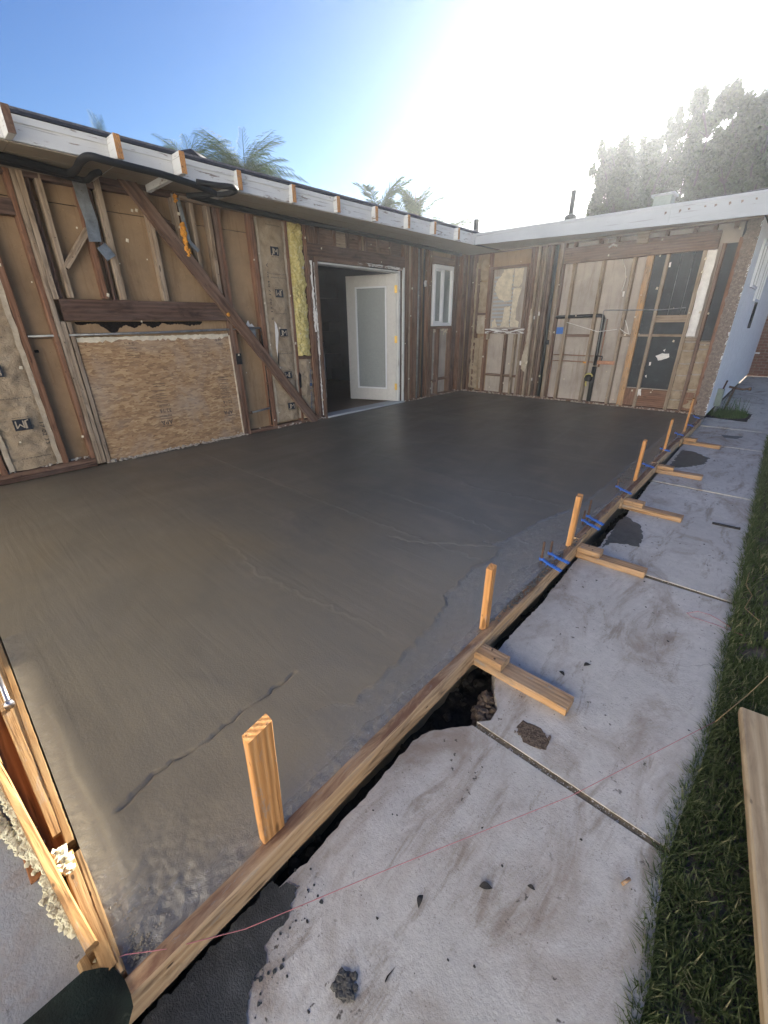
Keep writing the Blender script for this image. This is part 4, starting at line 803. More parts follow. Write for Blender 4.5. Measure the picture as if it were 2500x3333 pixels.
# peeling paint strips by the door
def peel(y0,y1,z0,z1,x,name='peeling_paint',mat=None,amt=.010):
    m_=MB(); A=[];B=[]; z=z0
    while z<z1: A.append((y0+random.uniform(-amt,amt),z)); B.append((y1+random.uniform(-amt,amt),z)); z+=random.uniform(.012,.045)
    m_.prism(A+B[::-1],x,x+.003,'x'); return m_.build(name,mat or TORNW,H)
peel(3.975,4.005,1.20,2.08,XF+.003); peel(4.012,4.024,.06,1.5,XF+.005,amt=.005); peel(4.03,4.036,.9,2.05,XF+.005,amt=.004); peel(4.012,4.026,.40,.58,XF+.008,amt=.010)
# door header and cripples
pb('door_header',H,WD['dark'],(XD,3.95,2.105),(XF+.002,5.89,2.245),.004)
pb('header_trim',H,WD['old'],(XF-.03,4.10,2.055),(XF-.004,5.10,2.103),.003)
for i,y in enumerate((3.98,4.13,4.42,4.66,4.90,5.02,5.28,5.56,5.84)):
    stud(y,y+.035,2.25,2.44,mat='dark' if i%2 else 'old')
for (y0,y1,mt) in ((4.02,4.125,'old'),(4.17,4.41,'old'),(4.46,4.65,'tan'),(4.70,4.89,'old'),(4.94,5.01,'tan'),(5.06,5.27,'old'),(5.32,5.55,'old'),(5.60,5.83,'dark')):
    pb('cripple_panel',H,WD[mt],(XD+.012,y0,2.252),(XF-.03,y1,2.43),.003)
# door frame
stud(4.048,4.100,.0,2.10,mat='old',x0=XD-.10,x1=XF+.008,name='door_jamb')
pb('door_jamb',H,WD['white'],(XD-.10,5.772,.012),(XF-.02,5.808,2.055)); pb('door_casing',H,WD['white'],(XF-.02,5.845,.0),(XF+.008,5.885,2.10)); pb('door_stop',H,WD['dark'],(XD-.04,5.810,.0),(XF-.024,5.842,2.06))
pb('door_casing',H,WD['peel'],(XF-.01,4.85,2.062),(XF+.010,5.843,2.100))
pb('door_head_jamb',H,WD['white'],(XD-.10,4.101,2.030),(XF-.03,5.770,2.053))
pb('door_sill',H,WD['whitegrey'],(XD-.10,4.101,.004),(XF+.03,5.88,.032))
# door leaf: hinged at y=5.74, swung inwards
dr=bpy.data.objects.new('door',None); COL.objects.link(dr); dr.parent=H; hx,hy=XF-.072,5.768; dr.location=Vector((hx,hy,.03))-wloc(H); dr['label']='open white door with one tall blinded glass pane'
def dbox(par,name,mat,u0,u1,z0,z1,t0,t1):
    """u along the leaf from the hinge, t through the thickness"""
    m_=MB(); ca,sa=math.cos(DA),math.sin(DA)
    # closed leaf runs from the hinge towards -y; opened leaf swings into the room (-x)
    U=Vector((-sa,-ca,0)); N=Vector((ca,-sa,0))
    o_=Vector((hx,hy,0)); c0=o_+U*((u0+u1)/2)+N*((t0+t1)/2)
    L=max(u1-u0,z1-z0)
    if z1-z0>=u1-u0: m_.beam(c0+Vector((0,0,z0)),c0+Vector((0,0,z1)),abs(u1-u0),abs(t1-t0),N,.003)
    else: m_.beam(o_+U*u0+N*((t0+t1)/2)+Vector((0,0,(z0+z1)/2)),o_+U*u1+N*((t0+t1)/2)+Vector((0,0,(z0+z1)/2)),z1-z0,abs(t1-t0),N,.003)
    return m_.build(name,mat,par)
DA=math.radians(70); DWD=.90
DPT=simple('door_paint',(.62,.60,.56),.5,.08,20,.3,bd=.0008)
dbox(dr,'stile',DPT,0.0,.165,.035,2.02,-.02,.02); dbox(dr,'stile',DPT,DWD-.165,DWD,.035,2.02,-.02,.02)
dbox(dr,'rail',DPT,.166,DWD-.166,.035,.235,-.02,.02); dbox(dr,'rail',DPT,.166,DWD-.166,1.855,2.02,-.02,.02)
for (a,b_,c,d_) in ((.166,.192,.236,1.854),(DWD-.192,DWD-.166,.236,1.854),(.193,DWD-.193,.236,.262),(.193,DWD-.193,1.828,1.854)): dbox(dr,'glass_bead',VINYL,a,b_,c,d_,.005,.030)
BLD=simple('blind_slat',(.36,.38,.37),.5,.1,30,.3,bd=.0005)
for i in range(100):
    z=.268+1.555*i/100; dbox(dr,'blind_slat',BLD,.195,DWD-.195,z,z+.0115,.008+.002*(i%2),.0105+.002*(i%2))
dbox(dr,'glass_backing',GLASSG,.193,DWD-.193,.263,1.827,-.004,.004)
for z in (.28,1.05,1.80): dbox(dr,'hinge',BRASS,-.022,.022,z-.055,z+.055,.018,.026)

# studs right of the door
stud(5.90,5.935,.03,2.44,mat='old'); stud(5.95,5.998,.03,2.44,mat='old',x1=XF+.006); stud(6.0,6.04,.03,2.44,mat='tan',x1=XF+.004); stud(6.06,6.10,.03,2.44,mat='red'); stud(6.20,6.235,.03,2.44,mat='old'); stud(6.30,6.335,.03,2.44,mat='dark'); stud(6.52,6.56,.03,2.44,mat='red'); stud(6.585,6.63,.03,2.44,mat='old')
stud(6.655,6.70,.03,1.20,mat='old'); stud(6.88,6.92,.03,1.20,mat='old'); stud(7.28,7.32,.03,2.44,mat='old'); stud(7.40,7.44,.03,2.44,mat='dark'); stud(7.55,7.60,.03,2.44,mat='red'); stud(7.66,7.74,.03,2.44,mat='old')
pb('window_sill_plate',H,WD['old'],(XD,6.64,1.20),(XF-.008,7.28,1.238),.003); pb('window_header',H,WD['old'],(XD,6.64,2.228),(XF-.002,7.28,2.34),.003)
pb('block',H,WD['old'],(XD,6.70,.255),(XF-.02,6.88,.295),.002); pb('block',H,WD['old'],(XD,6.92,.28),(XF-.02,7.28,.32),.002)
for yy,mt,r in ((6.265,GALV,.014),(6.41,BPIPE,.016),(6.475,COPPER,.010)):
    m_=MB(); m_.tube([(XF-.01,yy,.03),(XF-.008,yy+.004,1.2),(XF-.01,yy,2.40)],r,8); m_.build('vertical_pipe',mt,H)
peel(6.40,6.46,1.86,1.98,XF+.008,amt=.015)
m_=MB()
for i in range(26): m_.rock((XF-.07,6.655+abs(random.gauss(0,.02)),random.uniform(.05,.36)),random.uniform(.008,.022),(.4,1,1))
for i in range(40): m_.rock((XF-.07,random.uniform(6.67,7.26),1.19-abs(random.gauss(0,.03))),random.uniform(.008,.025),(.4,1,1))
m_.build('plaster_crumbs',TORNC,H,kind='stuff')
# window
wd=bpy.data.objects.new('window',None); COL.objects.link(wd); wd.parent=H; wd.location=Vector((XF,6.96,1.25))-wloc(H); wd['label']='small white window with two narrow panes'
x0,x1=XF-.06,XF+.022
for (a,b_) in (((6.665,1.245),(6.715,2.215)),((7.205,1.245),(7.255,2.215)),((6.716,1.245),(7.204,1.302)),((6.716,2.150),(7.204,2.215)),((6.935,1.303),(6.985,2.149))):
    pb('window_frame',wd,VINYL,(x0,a[0],a[1]),(x1 if a[0]!=6.935 else x1-.012,b_[0],b_[1]))
for (a,b_) in (((6.717,1.304),(6.745,2.148)),((6.906,1.304),(6.934,2.148)),((6.746,1.304),(6.905,1.328)),((6.746,2.120),(6.905,2.148))): pb('sash',wd,VINYL,(x0+.01,a[0],a[1]),(x1-.02,b_[0],b_[1]))
pb('pane',wd,GLASSG,(x1-.045,6.747,1.329),(x1-.040,6.904,2.119)); pb('pane',wd,GLASSG,(x1-.05,6.986,1.304),(x1-.045,7.204,2.148))
# room behind the door
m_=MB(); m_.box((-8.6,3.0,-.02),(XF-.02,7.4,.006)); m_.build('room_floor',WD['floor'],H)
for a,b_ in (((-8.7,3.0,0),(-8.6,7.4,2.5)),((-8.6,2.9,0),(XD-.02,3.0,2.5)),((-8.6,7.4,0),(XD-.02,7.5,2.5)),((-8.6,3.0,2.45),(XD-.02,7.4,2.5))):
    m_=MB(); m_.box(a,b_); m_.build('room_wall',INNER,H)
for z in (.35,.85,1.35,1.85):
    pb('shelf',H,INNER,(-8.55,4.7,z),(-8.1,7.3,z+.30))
sh=thing('wire_rack','chrome wire shelving rack inside the dark doorway','shelf rack',(-6.6,5.0,.006))
for (x,y) in ((-6.8,4.85),(-6.4,4.85),(-6.8,5.35),(-6.4,5.35)):
    m_=MB(); m_.tube([(x,y,.006),(x,y,1.0)],.010,8); m_.build('post',CHROME,sh)
for z in (.12,.45,.62,.95):
    m_=MB()
    for q in range(5): m_.tube([(-6.8+.1*q,4.85,z),(-6.8+.1*q,5.35,z)],.004,5)
    for y in (4.85,5.35): m_.tube([(-6.8,y,z),(-6.4,y,z)],.006,5)
    m_.build('wire_shelf',CHROME,sh)
# eaves
FXA=-4.28; ZB,ZT=2.448,2.592
TY=[-.28,.32,.955,1.60,2.085,2.655,3.27,3.88,4.50,5.12,5.70,6.30]
for i,y in enumerate(TY):
    x1=-4.135 if i<5 else -4.225+.004*(i-5)
    z0=ZB-.005; m_=MB(); m_.beam((-4.90,y,2.522),(x1,y,2.522),.150,.044,(0,1,0),.003,4,.0015); r_=m_.build('rafter_tail',WD['white'],H)
    m_=MB(); m_.box((x1-.0,y-.0225,2.4465),(x1+.003,y+.0225,2.5965)); mm=m_; 
    for k_,w_ in enumerate(m_.wc): m_.wc[k_]=(w_[0]*.2,w_[1]+.4,w_[2]-2.2)
    m_.build('sawn_end',WD['fresh'] if i!=2 else WD['old'],r_)
for a,b_ in zip(TY[:-1],TY[1:]):
    pb('fascia_board',H,WD['white'],(FXA-.02,a+.023,ZB),(FXA,b_-.023,ZT-.002),.001,seg=6)
    pb('fascia_trim',H,WD['white'],(FXA+.0005,a+.023,2.552),(FXA+.010,b_-.023,2.596),.001,seg=4)
pb('fascia_board',H,WD['white'],(FXA-.02,6.323,ZB),(FXA,6.888,ZT-.002),.001,seg=6); pb('fascia_trim',H,WD['white'],(FXA+.0005,6.323,2.552),(FXA+.010,6.878,2.596))
# soffit boards between tails
for a,b_ in zip(TY[:-1],TY[1:]):
    op=abs(a-1.60)<.01 or abs(a-2.085)<.01
    zz=2.50 if op else 2.434; g_=.024 if op else .002
    pb('soffit_board',H,WD['soffit'],(-4.915,a+g_,zz),(-4.70,b_-g_,zz+.010)); pb('soffit_board',H,WD['soffit'],(-4.695,a+g_,zz),(-4.50,b_-g_,zz+.010)); pb('soffit_board',H,WD['soffit'],(-4.492,a+g_,zz),(FXA-.002,b_-g_,zz+.010))
pb('soffit_board',H,WD['soffit'],(-4.915,6.30,2.434),(FXA-.002,7.74,2.444))
pb('soffit_trim',H,WD['tan'],(XF+.002,1.17,2.442),(XF+.045,1.475,2.475),.002) ; pb('soffit_trim',H,WD['tan'],(XF+.002,2.37,2.432),(XF+.045,7.70,2.470),.002); pb('soffit_trim',H,WD['tan'],(XF+.002,-.5,2.448),(XF+.040,1.12,2.475),.002)
m_=MB(); m_.box((-9.5,-1.2,2.60),(FXA+.020,7.9,2.618)); m_.build('roof_deck',TAR,H)
m_=MB(); m_.box((-9.6,-1.3,2.62),(FXA+.012,7.9,2.635)); m_.build('roof_gravel',ROOF,H)
m_=MB(); m_.tube([(FXA-.02,y,2.632+.004*math.sin(y*9)) for y in P(.95,1.52,6)],.010,6); m_.tube([(FXA-.03,2.15,2.62),(FXA-.03,2.26,2.66),(FXA-.03,2.38,2.625)],.03,6); m_.build('lifted_felt',TAR,H)
m_=MB(); m_.box((-9.5,-1.2,0),(-9.4,7.7,2.6)); m_.box((-9.4,-1.25,0),(XD-.02,-1.2,2.6)); m_.build('outer_wall',STUC,H,kind='stuff')
# black hose along the eave
def hose(pts,r,label):
    q=[];n=6
    P3=[Vector(p) for p in pts]
    for i in range(len(P3)-1):
        a=P3[max(i-1,0)];b_=P3[i];c=P3[i+1];d_=P3[min(i+2,len(P3)-1)]
        for k in range(n):
            t_=k/n; q.append(.5*((2*b_)+(-a+c)*t_+(2*a-5*b_+4*c-d_)*t_*t_+(-a+3*b_-3*c+d_)*t_**3))
    q.append(P3[-1]); m_=MB(); m_.tube(q,r,10); return m_.build('black_eave_pipe',BPIPE,None,label,'pipe','black pipes slung under the eave')
hose([(-4.40,-.6,2.405),(-4.47,.2,2.405),(-4.529,.933,2.405),(-4.572,1.153,2.405),(-4.60,1.34,2.40),(-4.49,1.375,2.40),(-4.25,1.36,2.41),(-4.13,1.385,2.415),(-4.10,1.47,2.405),(-4.115,1.66,2.405),(-4.15,1.90,2.41),(-4.20,2.10,2.41),(-4.235,2.25,2.405),(-4.32,2.44,2.40)],.026,'black insulated pipe kinking out under the second rafter tail at the upper left')
hose([(-4.62,-.6,2.415),(-4.66,.4,2.415),(-4.70,1.1,2.415),(-4.74,1.40,2.41),(-4.70,1.50,2.40),(-4.50,1.50,2.40),(-4.40,1.52,2.40)],.022,'black pipe tight against the wall top at the far upper left')
hose([(-4.089,2.155,2.395),(-4.06,2.304,2.395),(-4.03,2.45,2.40),(-4.10,2.52,2.40),(-4.25,2.50,2.395),(-4.40,2.38,2.395),(-4.56,2.29,2.40)],.023,'short looped black pipe with a capped end below the fourth rafter tail')
hose([(-4.56,2.33,2.405),(-4.62,2.50,2.41),(-4.66,2.75,2.41),(-4.70,3.2,2.41),(-4.73,4.2,2.41),(-4.77,5.4,2.41),(-4.82,6.4,2.41),(-4.86,7.4,2.41)],.026,'long black pipe running along the wall top above the door')
# ================================================================== BACK WING (plane y=7.75 facing -y)
YF=7.75; YD=7.842
B=thing('house_wing','back house wing of bare studs with black paper and a white end wall','house',(-2.5,YF+.1,0))
def bst(x0,x1,z0=.03,z1=2.45,mat='tan',d=0,y1=YD,jit=.003,name='stud',**k): return pb(name,B,WD[mat],(x0,YF-d,z0),(x1,y1,z1),jit,**k)
for (x0,x1,z0,z1,mt) in ((-5.0,-4.42,0,2.45,DW),(-4.42,-3.66,0,1.10,DWG),(-4.42,-3.66,2.17,2.45,DW),(-3.66,-3.12,0,2.45,DW),(-3.12,-2.52,0,2.45,DWG),(-2.515,-1.84,0,2.45,DWG),(-1.84,-.88,0,2.45,DWG)):
    m_=MB(); m_.box((x0+.001,YD,z0),(x1-.001,YD+.014,z1)); m_.build('drywall_sheet',mt,B)
pb('bottom_plate',B,WD['old'],(-4.9,YF,.0),(-.80,YD,.035),.004)
pb('top_plate',B,WD['old'],(-4.9,YF+.004,2.43),(-.80,YD,2.49),.003)
m_=MB()
for i in range(330): m_.rock((random.uniform(-4.9,-.75),YF-.01+random.uniform(-.02,.03),.006+abs(random.gauss(0,.012))),random.uniform(.006,.017),(1.3,1,.7))
m_.build('stucco_rubble',ROCK,B,kind='stuff')
# corner bays
bst(-4.90,-4.86,mat='dark'); bst(-4.81,-4.76,mat='old'); bst(-4.70,-4.665,mat='old',z1=2.2); bst(-4.475,-4.435,mat='red',d=.004); bst(-4.43,-4.395,1.0,2.2,mat='tan')
bst(-3.735,-3.70,mat='tan',z1=2.2); bst(-3.69,-3.65,mat='old'); bst(-3.63,-3.585,mat='old',d=.006); bst(-3.575,-3.53,mat='tan',d=.003); bst(-3.50,-3.465,mat='old'); bst(-3.455,-3.425,mat='tan',d=.004); bst(-3.40,-3.36,mat='dark'); bst(-3.35,-3.31,mat='old',d=.002); bst(-3.20,-3.155,mat='tan',d=.003); bst(-3.15,-3.115,mat='old',d=-.01)
bst(-4.05,-4.01,.03,1.09,mat='old'); bst(-3.86,-3.82,.03,1.09,mat='tan')
def PB(x0,x1,z0,z1,amp=.014,bul=.02,nm='insulation_paper',mat=PAPER):
    def P_(u,v):
        x=x0+(x1-x0)*u; z=z0+(z1-z0)*v
        return (x+.008*MN.noise(Vector((u,z*8,x0))),YF+.022-bul*math.sin(math.pi*u)**.6-amp*(MN.noise(Vector((x*9,z*14,1)))+.7*MN.noise(Vector((x*22,z*26,4)))),z+.01*MN.noise(Vector((x*12,v*4,3))))
    return grid_sheet(P_,14,max(6,int((z1-z0)/.02)),mat,nm,B)
PB(-4.755,-4.575,.08,1.02,.025); PB(-4.565,-4.48,.25,1.05,.012); PB(-4.66,-4.485,1.10,1.42,.02,mat=PAPERL); PB(-4.655,-4.485,1.47,1.98,.02); PB(-4.75,-4.70,.3,2.3,.02); PB(-4.655,-4.50,2.0,2.36,.02); PB(-4.52,-4.49,.08,.30,.02,mat=PAPERL)
pb('block',B,WD['dark'],(-4.66,YF+.002,1.425),(-4.48,YD,1.462),.002); pb('block',B,WD['old'],(-4.39,YF+.02,.335),(-3.66,YD,.375),.002)
# boarded-up window
bw=bpy.data.objects.new('window',None); COL.objects.link(bw); bw.parent=B; bw.location=Vector((-4.05,YF,1.1))-wloc(B); bw['label']='old window opening covered with torn cream paper over louvres'
pb('window_frame',bw,WD['old'],(-4.43,YF-.012,1.19),(-4.392,YF+.06,2.20),.002); pb('window_frame',bw,WD['old'],(-3.735,YF-.014,1.19),(-3.70,YF+.06,2.20),.002); pb('window_frame',bw,WD['old'],(-4.43,YF-.010,2.165),(-3.70,YF+.06,2.205),.002)
pb('window_sill',bw,WD['peel'],(-4.44,YF-.035,1.105),(-3.66,YF+.05,1.185),.002)
m_=MB(); m_.box((-4.39,YF+.05,1.19),(-3.737,YF+.055,2.165)); m_.build('backing_board',DWG,bw)
for i in range(13):
    z=1.24+.065*i; pb('louvre',bw,WD['whitegrey'],(-4.36,YF+.035,z),(-3.95,YF+.048,z+.03))
def tp(name,poly,yo,mat,par,seed=1,amt=.012):
    m_=MB(); m_.prism(jag(poly,.03,amt,True,seed),YF+yo,YF+yo+.004,'y'); return m_.build(name,mat,par)
tp('torn_paper',[(-4.18,2.15),(-3.99,2.15),(-3.99,1.66),(-4.12,1.64),(-4.24,1.70),(-4.33,1.82),(-4.30,1.98),(-4.22,2.05)],.012,TORNC,bw,1,.02)
tp('torn_paper',[(-3.965,2.15),(-3.80,2.15),(-3.81,1.93),(-3.86,1.86),(-3.97,1.88)],.010,TORNC,bw,2,.006)
tp('torn_paper',[(-3.96,1.84),(-3.80,1.85),(-3.86,1.60),(-3.86,1.33),(-3.79,1.30),(-3.80,1.21),(-3.96,1.22)],.008,TORNC,bw,3,.012)
tp('torn_paper',[(-4.10,1.55),(-3.99,1.56),(-3.985,1.22),(-4.16,1.215),(-4.12,1.33)],.009,TORNC,bw,4,.02)
tp('torn_paper',[(-4.33,1.30),(-4.27,1.36),(-4.22,1.22),(-4.33,1.20)],.009,TORNC,bw,5,.012)
# plumbing bays
for a,b_,mt in ((-2.965,-2.922,'tan'),(-2.525,-2.482,'tan'),(-2.095,-2.05,'tan')): bst(a,b_,.03,2.14,mat=mt,d=.004)
bst(-1.915,-1.825,.03,2.14,mat='kick',d=.002,y1=YF+.045,name='wide_plank'); bst(-1.672,-1.628,.03,2.14,mat='tan',d=.006); bst(-1.245,-1.200,.03,2.14,mat='tan',d=.004); bst(-1.05,-1.008,.03,2.2,mat='old',d=.002); bst(-.885,-.845,.03,2.25,mat='red',d=.004)
pb('header_beam',B,WD['old'],(-3.11,YF-.004,2.145),(-1.10,YD,2.36),.004)
for i,x in enumerate((-3.0,-2.62,-2.38,-2.05,-1.75,-1.42,-1.2,-.98)): bst(x,x+.04,2.362,2.43,mat='old')
bst(-2.09,-1.94,2.30,2.44,mat='tan',d=.02,y1=YF-.006,name='scab_block'); pb('block',B,WD['old'],(-2.92,YF+.02,1.055),(-2.526,YD,1.095),.002); pb('block',B,WD['tan'],(-2.048,YF-.002,1.06),(-1.916,YF+.05,1.10),.002)
pb('block',B,WD['tan'],(-1.627,YF-.004,1.262),(-1.246,YF+.06,1.358),.002); pb('block',B,WD['tan'],(-1.824,YF+.01,1.068),(-1.673,YF+.06,1.102),.002); pb('block',B,WD['tan'],(-1.627,YF+.01,1.068),(-1.246,YF+.06,1.102),.002)
# black paper
for (a,b_,z0,z1) in ((-1.823,-1.673,.32,1.067),(-1.823,-1.673,1.103,2.14),(-1.627,-1.246,.32,1.067),(-1.627,-1.246,1.103,2.14)):
    m_=MB(); m_.box((a,YF+.052,z0),(b_,YF+.056,z1)); m_.build('black_paper',BLK,B)
tp('torn_scrap',[(-1.52,.80),(-1.44,.84),(-1.36,.83),(-1.33,.79),(-1.40,.75),(-1.47,.74)],.046,TORNW,B,7,.018); tp('torn_scrap',[(-1.585,.70),(-1.56,.71),(-1.56,.66),(-1.58,.65)],.046,TORNW,B,8,.006); tp('torn_scrap',[(-1.44,.88),(-1.41,.90),(-1.42,.86)],.046,TORNW,B,9,.006); tp('torn_scrap',[(-1.60,.50),(-1.58,.52),(-1.58,.47)],.046,TORNW,B,10,.006); tp('torn_scrap',[(-1.64,.30),(-1.60,.31),(-1.585,.20),(-1.61,.22),(-1.63,.19)],-.01,TORNW,B,11,.006)
for a,b_ in ((-1.822,-1.674),(-1.626,-1.247),(-1.007,-.90)): pb('base_plank',B,WD['fresh'] if False else WD['red'],(a,YF+.01,.045),(b_,YF+.05,.305),.002)
# insulation strips right of the paper
m_=PB(-1.197,-1.088,1.075,2.14,.008,.012,'white_insulation_strip',TORNW); pb('block',B,WD['tan'],(-1.198,YF,1.01),(-1.052,YD,1.05),.002)
zz=.05
while zz<.98:
    h_=random.uniform(.13,.22); PB(-1.198,-1.054,zz,min(zz+h_,1.0)-.012,.02,.016); PB(-1.005,-.888,zz+.03,min(zz+h_+.02,.97)-.01,.02,.016,mat=PAPER if random.random()<.6 else PAPERL); zz+=h_
m_=MB(); m_.box((-1.007,YF+.05,1.02),(-.886,YF+.054,2.2)); m_.build('black_paper',BLK,B); pb('block',B,WD['tan'],(-1.006,YF,.975),(-.887,YD,1.01),.002)
for x in (-1.49,-1.34):
    m_=MB(); m_.tube([(x,YF+.03,1.36),(x,YF+.03,2.14)],.006,6); m_.build('thin_rod',GALV,B)
# drains and supply pipes
def pipe(pts,r,mat,name='pipe',n=8,**k): m_=MB(); m_.tube(pts,r,n); return m_.build(name,mat,B,**k)
pipe([(-3.262,YF+.02,2.42),(-3.258,YF+.02,1.2),(-3.250,YF+.02,.04)],.030,BPIPE,'drain_pipe'); pipe([(-3.20,YF-.03,1.0),(-3.20,YF-.03,.93)],.035,BPIPE,'pipe_coupling')
pipe([(-3.13,YF+.03,1.362),(-2.42,YF+.03,1.372),(-2.38,YF+.03,1.36),(-2.366,YF+.03,1.33),(-2.366,YF+.03,.62)],.027,BPIPE,'drain_pipe'); pipe([(-2.366,YF+.03,.60),(-2.366,YF+.03,.04)],.036,BPIPE,'drain_pipe'); pipe([(-2.30,YF+.02,1.32),(-2.30,YF+.02,.60)],.011,COPPER,'supply_pipe')
m_=MB(); m_.tube([(-2.44,YF-.02,.42),(-2.38,YF-.05,.42)],.055,12); m_.build('cleanout_plug',BPIPE,B)
m_=MB(); m_.tube([(-2.41+.058*math.cos(a),YF-.03,.435+.058*math.sin(a)) for a in P(.2,4.3,10)]+[(-2.44,YF-.035,.33),(-2.43,YF-.03,.29)],.014,6); m_.build('yellow_sealant',simple('yellow_sealant',(.55,.48,.16),.8,.2,30),B)
for z in (.768,.672): pipe([(-3.08,YF+.02,z),(-2.40,YF+.02,z-.002)],.008,COPPER,'supply_pipe')
pipe([(-2.33,YF+.01,.768),(-2.27,YF+.01,.765),(-2.268,YF+.01,.74),(-2.275,YF+.01,.66)],.009,BPIPE,'supply_pipe'); pipe([(-3.085,YF+.01,.675),(-3.09,YF+.01,.05)],.008,COPPER,'supply_pipe')
m_=MB(); m_.box((-2.33,YF-.005,.645),(-2.06,YF+.0,.70)); m_.build('perforated_strap',COPPER,B); m_=MB(); m_.box((-2.55,YF-.006,.65),(-2.50,YF-.001,.675)); m_.build('red_tag',FOAM,B)
m_=MB(); m_.box((-3.08,YF+.0,1.10),(-2.962,YF+.05,1.205)); m_.build('electrical_box',BOXB,B)
pipe([(-1.277,YF-.01,1.37),(-1.277,YF-.01,1.45),(-1.62,YF-.012,1.43),(-2.36,YF-.012,1.447),(-2.37,YF-.01,1.43),(-2.352,YF-.01,.78)],.007,GALV,'conduit')
for pts in ([(-2.92,YF-.01,1.28),(-2.7,YF-.012,1.22),(-2.52,YF-.015,1.17),(-2.40,YF-.02,1.135),(-2.28,YF-.015,1.15),(-2.12,YF-.012,1.17)],[(-2.08,YF-.015,1.18),(-1.99,YF-.02,1.12),(-1.93,YF-.01,1.10)],[(-2.03,YF-.015,1.30),(-1.98,YF-.012,1.2),(-1.945,YF-.012,1.11)],[(-2.24,YF-.01,2.13),(-2.17,YF-.012,2.0),(-2.14,YF-.012,1.85),(-2.16,YF-.012,1.70)]): pipe(pts,.005,TORNW,'white_cable',5)
pipe([(-2.46,YF-.02,2.30),(-2.40,YF-.03,2.33),(-2.34,YF-.02,2.31)],.014,TORNW,'paper_scrap',5)
for x,z,s_ in ((-3.42,1.42,1),(-3.50,1.36,.8),(-3.66,.60,1.2),(-3.40,.33,.8),(-2.13,1.66,1.2),(-1.6,2.0,1)): tp('paint_chip',[(x-.015*s_,z+.03*s_),(x+.01*s_,z+.035*s_),(x+.012*s_,z-.03*s_),(x-.01*s_,z-.028*s_)],-.012,TORNW,B,x,.004)
tp('pale_smear',[(-3.585,1.5),(-3.56,1.5),(-3.55,.9),(-3.53,.62),(-3.56,.45),(-3.64,.50),(-3.65,.70),(-3.60,.95)],-.012,PAPERL,B,21,.012)
# stucco corner strip
def PS(u,v):
    x=-.845+.15*u; z=.0+2.45*v
    return (x+(.022*MN.noise(Vector((1,z*14,2))) if u<.3 else 0),YF-.012-.018*abs(MN.noise(Vector((x*30,z*30,1))))-.01*abs(MN.noise(Vector((x*80,z*80,1)))),z)
grid_sheet(PS,14,150,STUC,'stucco_edge',B)
# white side wall
sw=MB(); sw.box((-.84,YF+.02,0),(-.70,15.0,2.45)); sw.build('side_wall',STWH,B)
m_=MB(); m_.box((-.712,YF-.016,.0),(-.694,YF+.018,2.42)); m_.build('corner_bead',STWH,B)
for (y0,y1,z0,z1) in ((8.55,9.35,1.75,2.25),(9.75,10.6,1.6,2.2)):
    w_=bpy.data.objects.new('window',None); COL.objects.link(w_); w_.parent=B; w_.location=Vector((-.69,y0,z0))-wloc(B)
    pb('pane',w_,GLASSG,(-.699,y0,z0),(-.692,y1,z1))
    for a,b_ in (((y0-.04,z0-.04),(y0,z1+.04)),((y1,z0-.04),(y1+.04,z1+.04)),((y0,z0-.04),(y1,z0)),((y0,z1),(y1,z1+.04)),(((y0+y1)/2-.015,z0),((y0+y1)/2+.015,z1))): pb('window_frame',w_,VINYL,(-.70,a[0],a[1]),(-.672,b_[0],b_[1]))
pipe([(-.675,10.2,1.55),(-.675,10.2,1.15)],.02,BPIPE,'downpipe')
# fascia, soffit, roof
YE=6.89
def fz(x): return 2.448+(x+4.28)*(2.312-2.448)/4.2
def ft(x): return 2.600+(x+4.28)*(2.556-2.600)/4.2
xsf=P(-4.28,.0,8)
for i,(a,b_) in enumerate(zip(xsf[:-1],xsf[1:])):
    pass
for (a,b_) in ((-4.28,-1.55),(-1.547,.0)):
    m_=MB(); n_=10
    for k in range(n_):
        p=a+(b_-a)*k/n_; q=a+(b_-a)*(k+1)/n_; bo=.004*MN.noise(Vector((p*2,1,1))); bo2=.004*MN.noise(Vector((q*2,1,1)))
        vs=[(p,YE+bo,fz(p)),(q,YE+bo2,fz(q)),(q,YE+bo2,ft(q)-.03),(p,YE+bo,ft(p)-.03),(p,YE+.02,fz(p)),(q,YE+.02,fz(q)),(q,YE+.02,ft(q)-.03),(p,YE+.02,ft(p)-.03)]
        m_.add(vs,[(0,1,2,3),(5,4,7,6),(0,4,5,1),(3,2,6,7)]+([(0,3,7,4)] if k==0 else [])+([(1,5,6,2)] if k==n_-1 else []))
    m_.build('fascia_board',WD['whitegrey'],B)
    m_=MB()
    for k in range(n_):
        p=a+(b_-a)*k/n_; q=a+(b_-a)*(k+1)/n_
        vs=[(p,YE-.014,ft(p)-.034),(q,YE-.014,ft(q)-.034),(q,YE-.014,ft(q)),(p,YE-.014,ft(p)),(p,YE+.02,ft(p)-.034),(q,YE+.02,ft(q)-.034),(q,YE+.02,ft(q)),(p,YE+.02,ft(p))]
        m_.add(vs,[(0,1,2,3),(5,4,7,6),(0,4,5,1),(3,2,6,7)]+([(0,3,7,4)] if k==0 else [])+([(1,5,6,2)] if k==n_-1 else []))
    m_.build('fascia_trim',WD['whitegrey'],B)
for x in (-1.60,-1.45,-1.36,-1.20,-1.10,-.97,-.86,-.74):
    tp('peeled_spot',[(x-.012,2.50),(x+.008,2.503),(x+.014,2.485),(x-.008,2.475+.01*math.sin(x*40))],-.862-.0068,STUC,B,x*7,.005)
pb('soffit_board',B,WD['soffit'],(-4.26,YE+.022,2.455),(0,YF-.03,2.467)); pb('soffit_board',B,WD['soffit'],(-.69,YF+.03,2.455),(0,15,2.467))
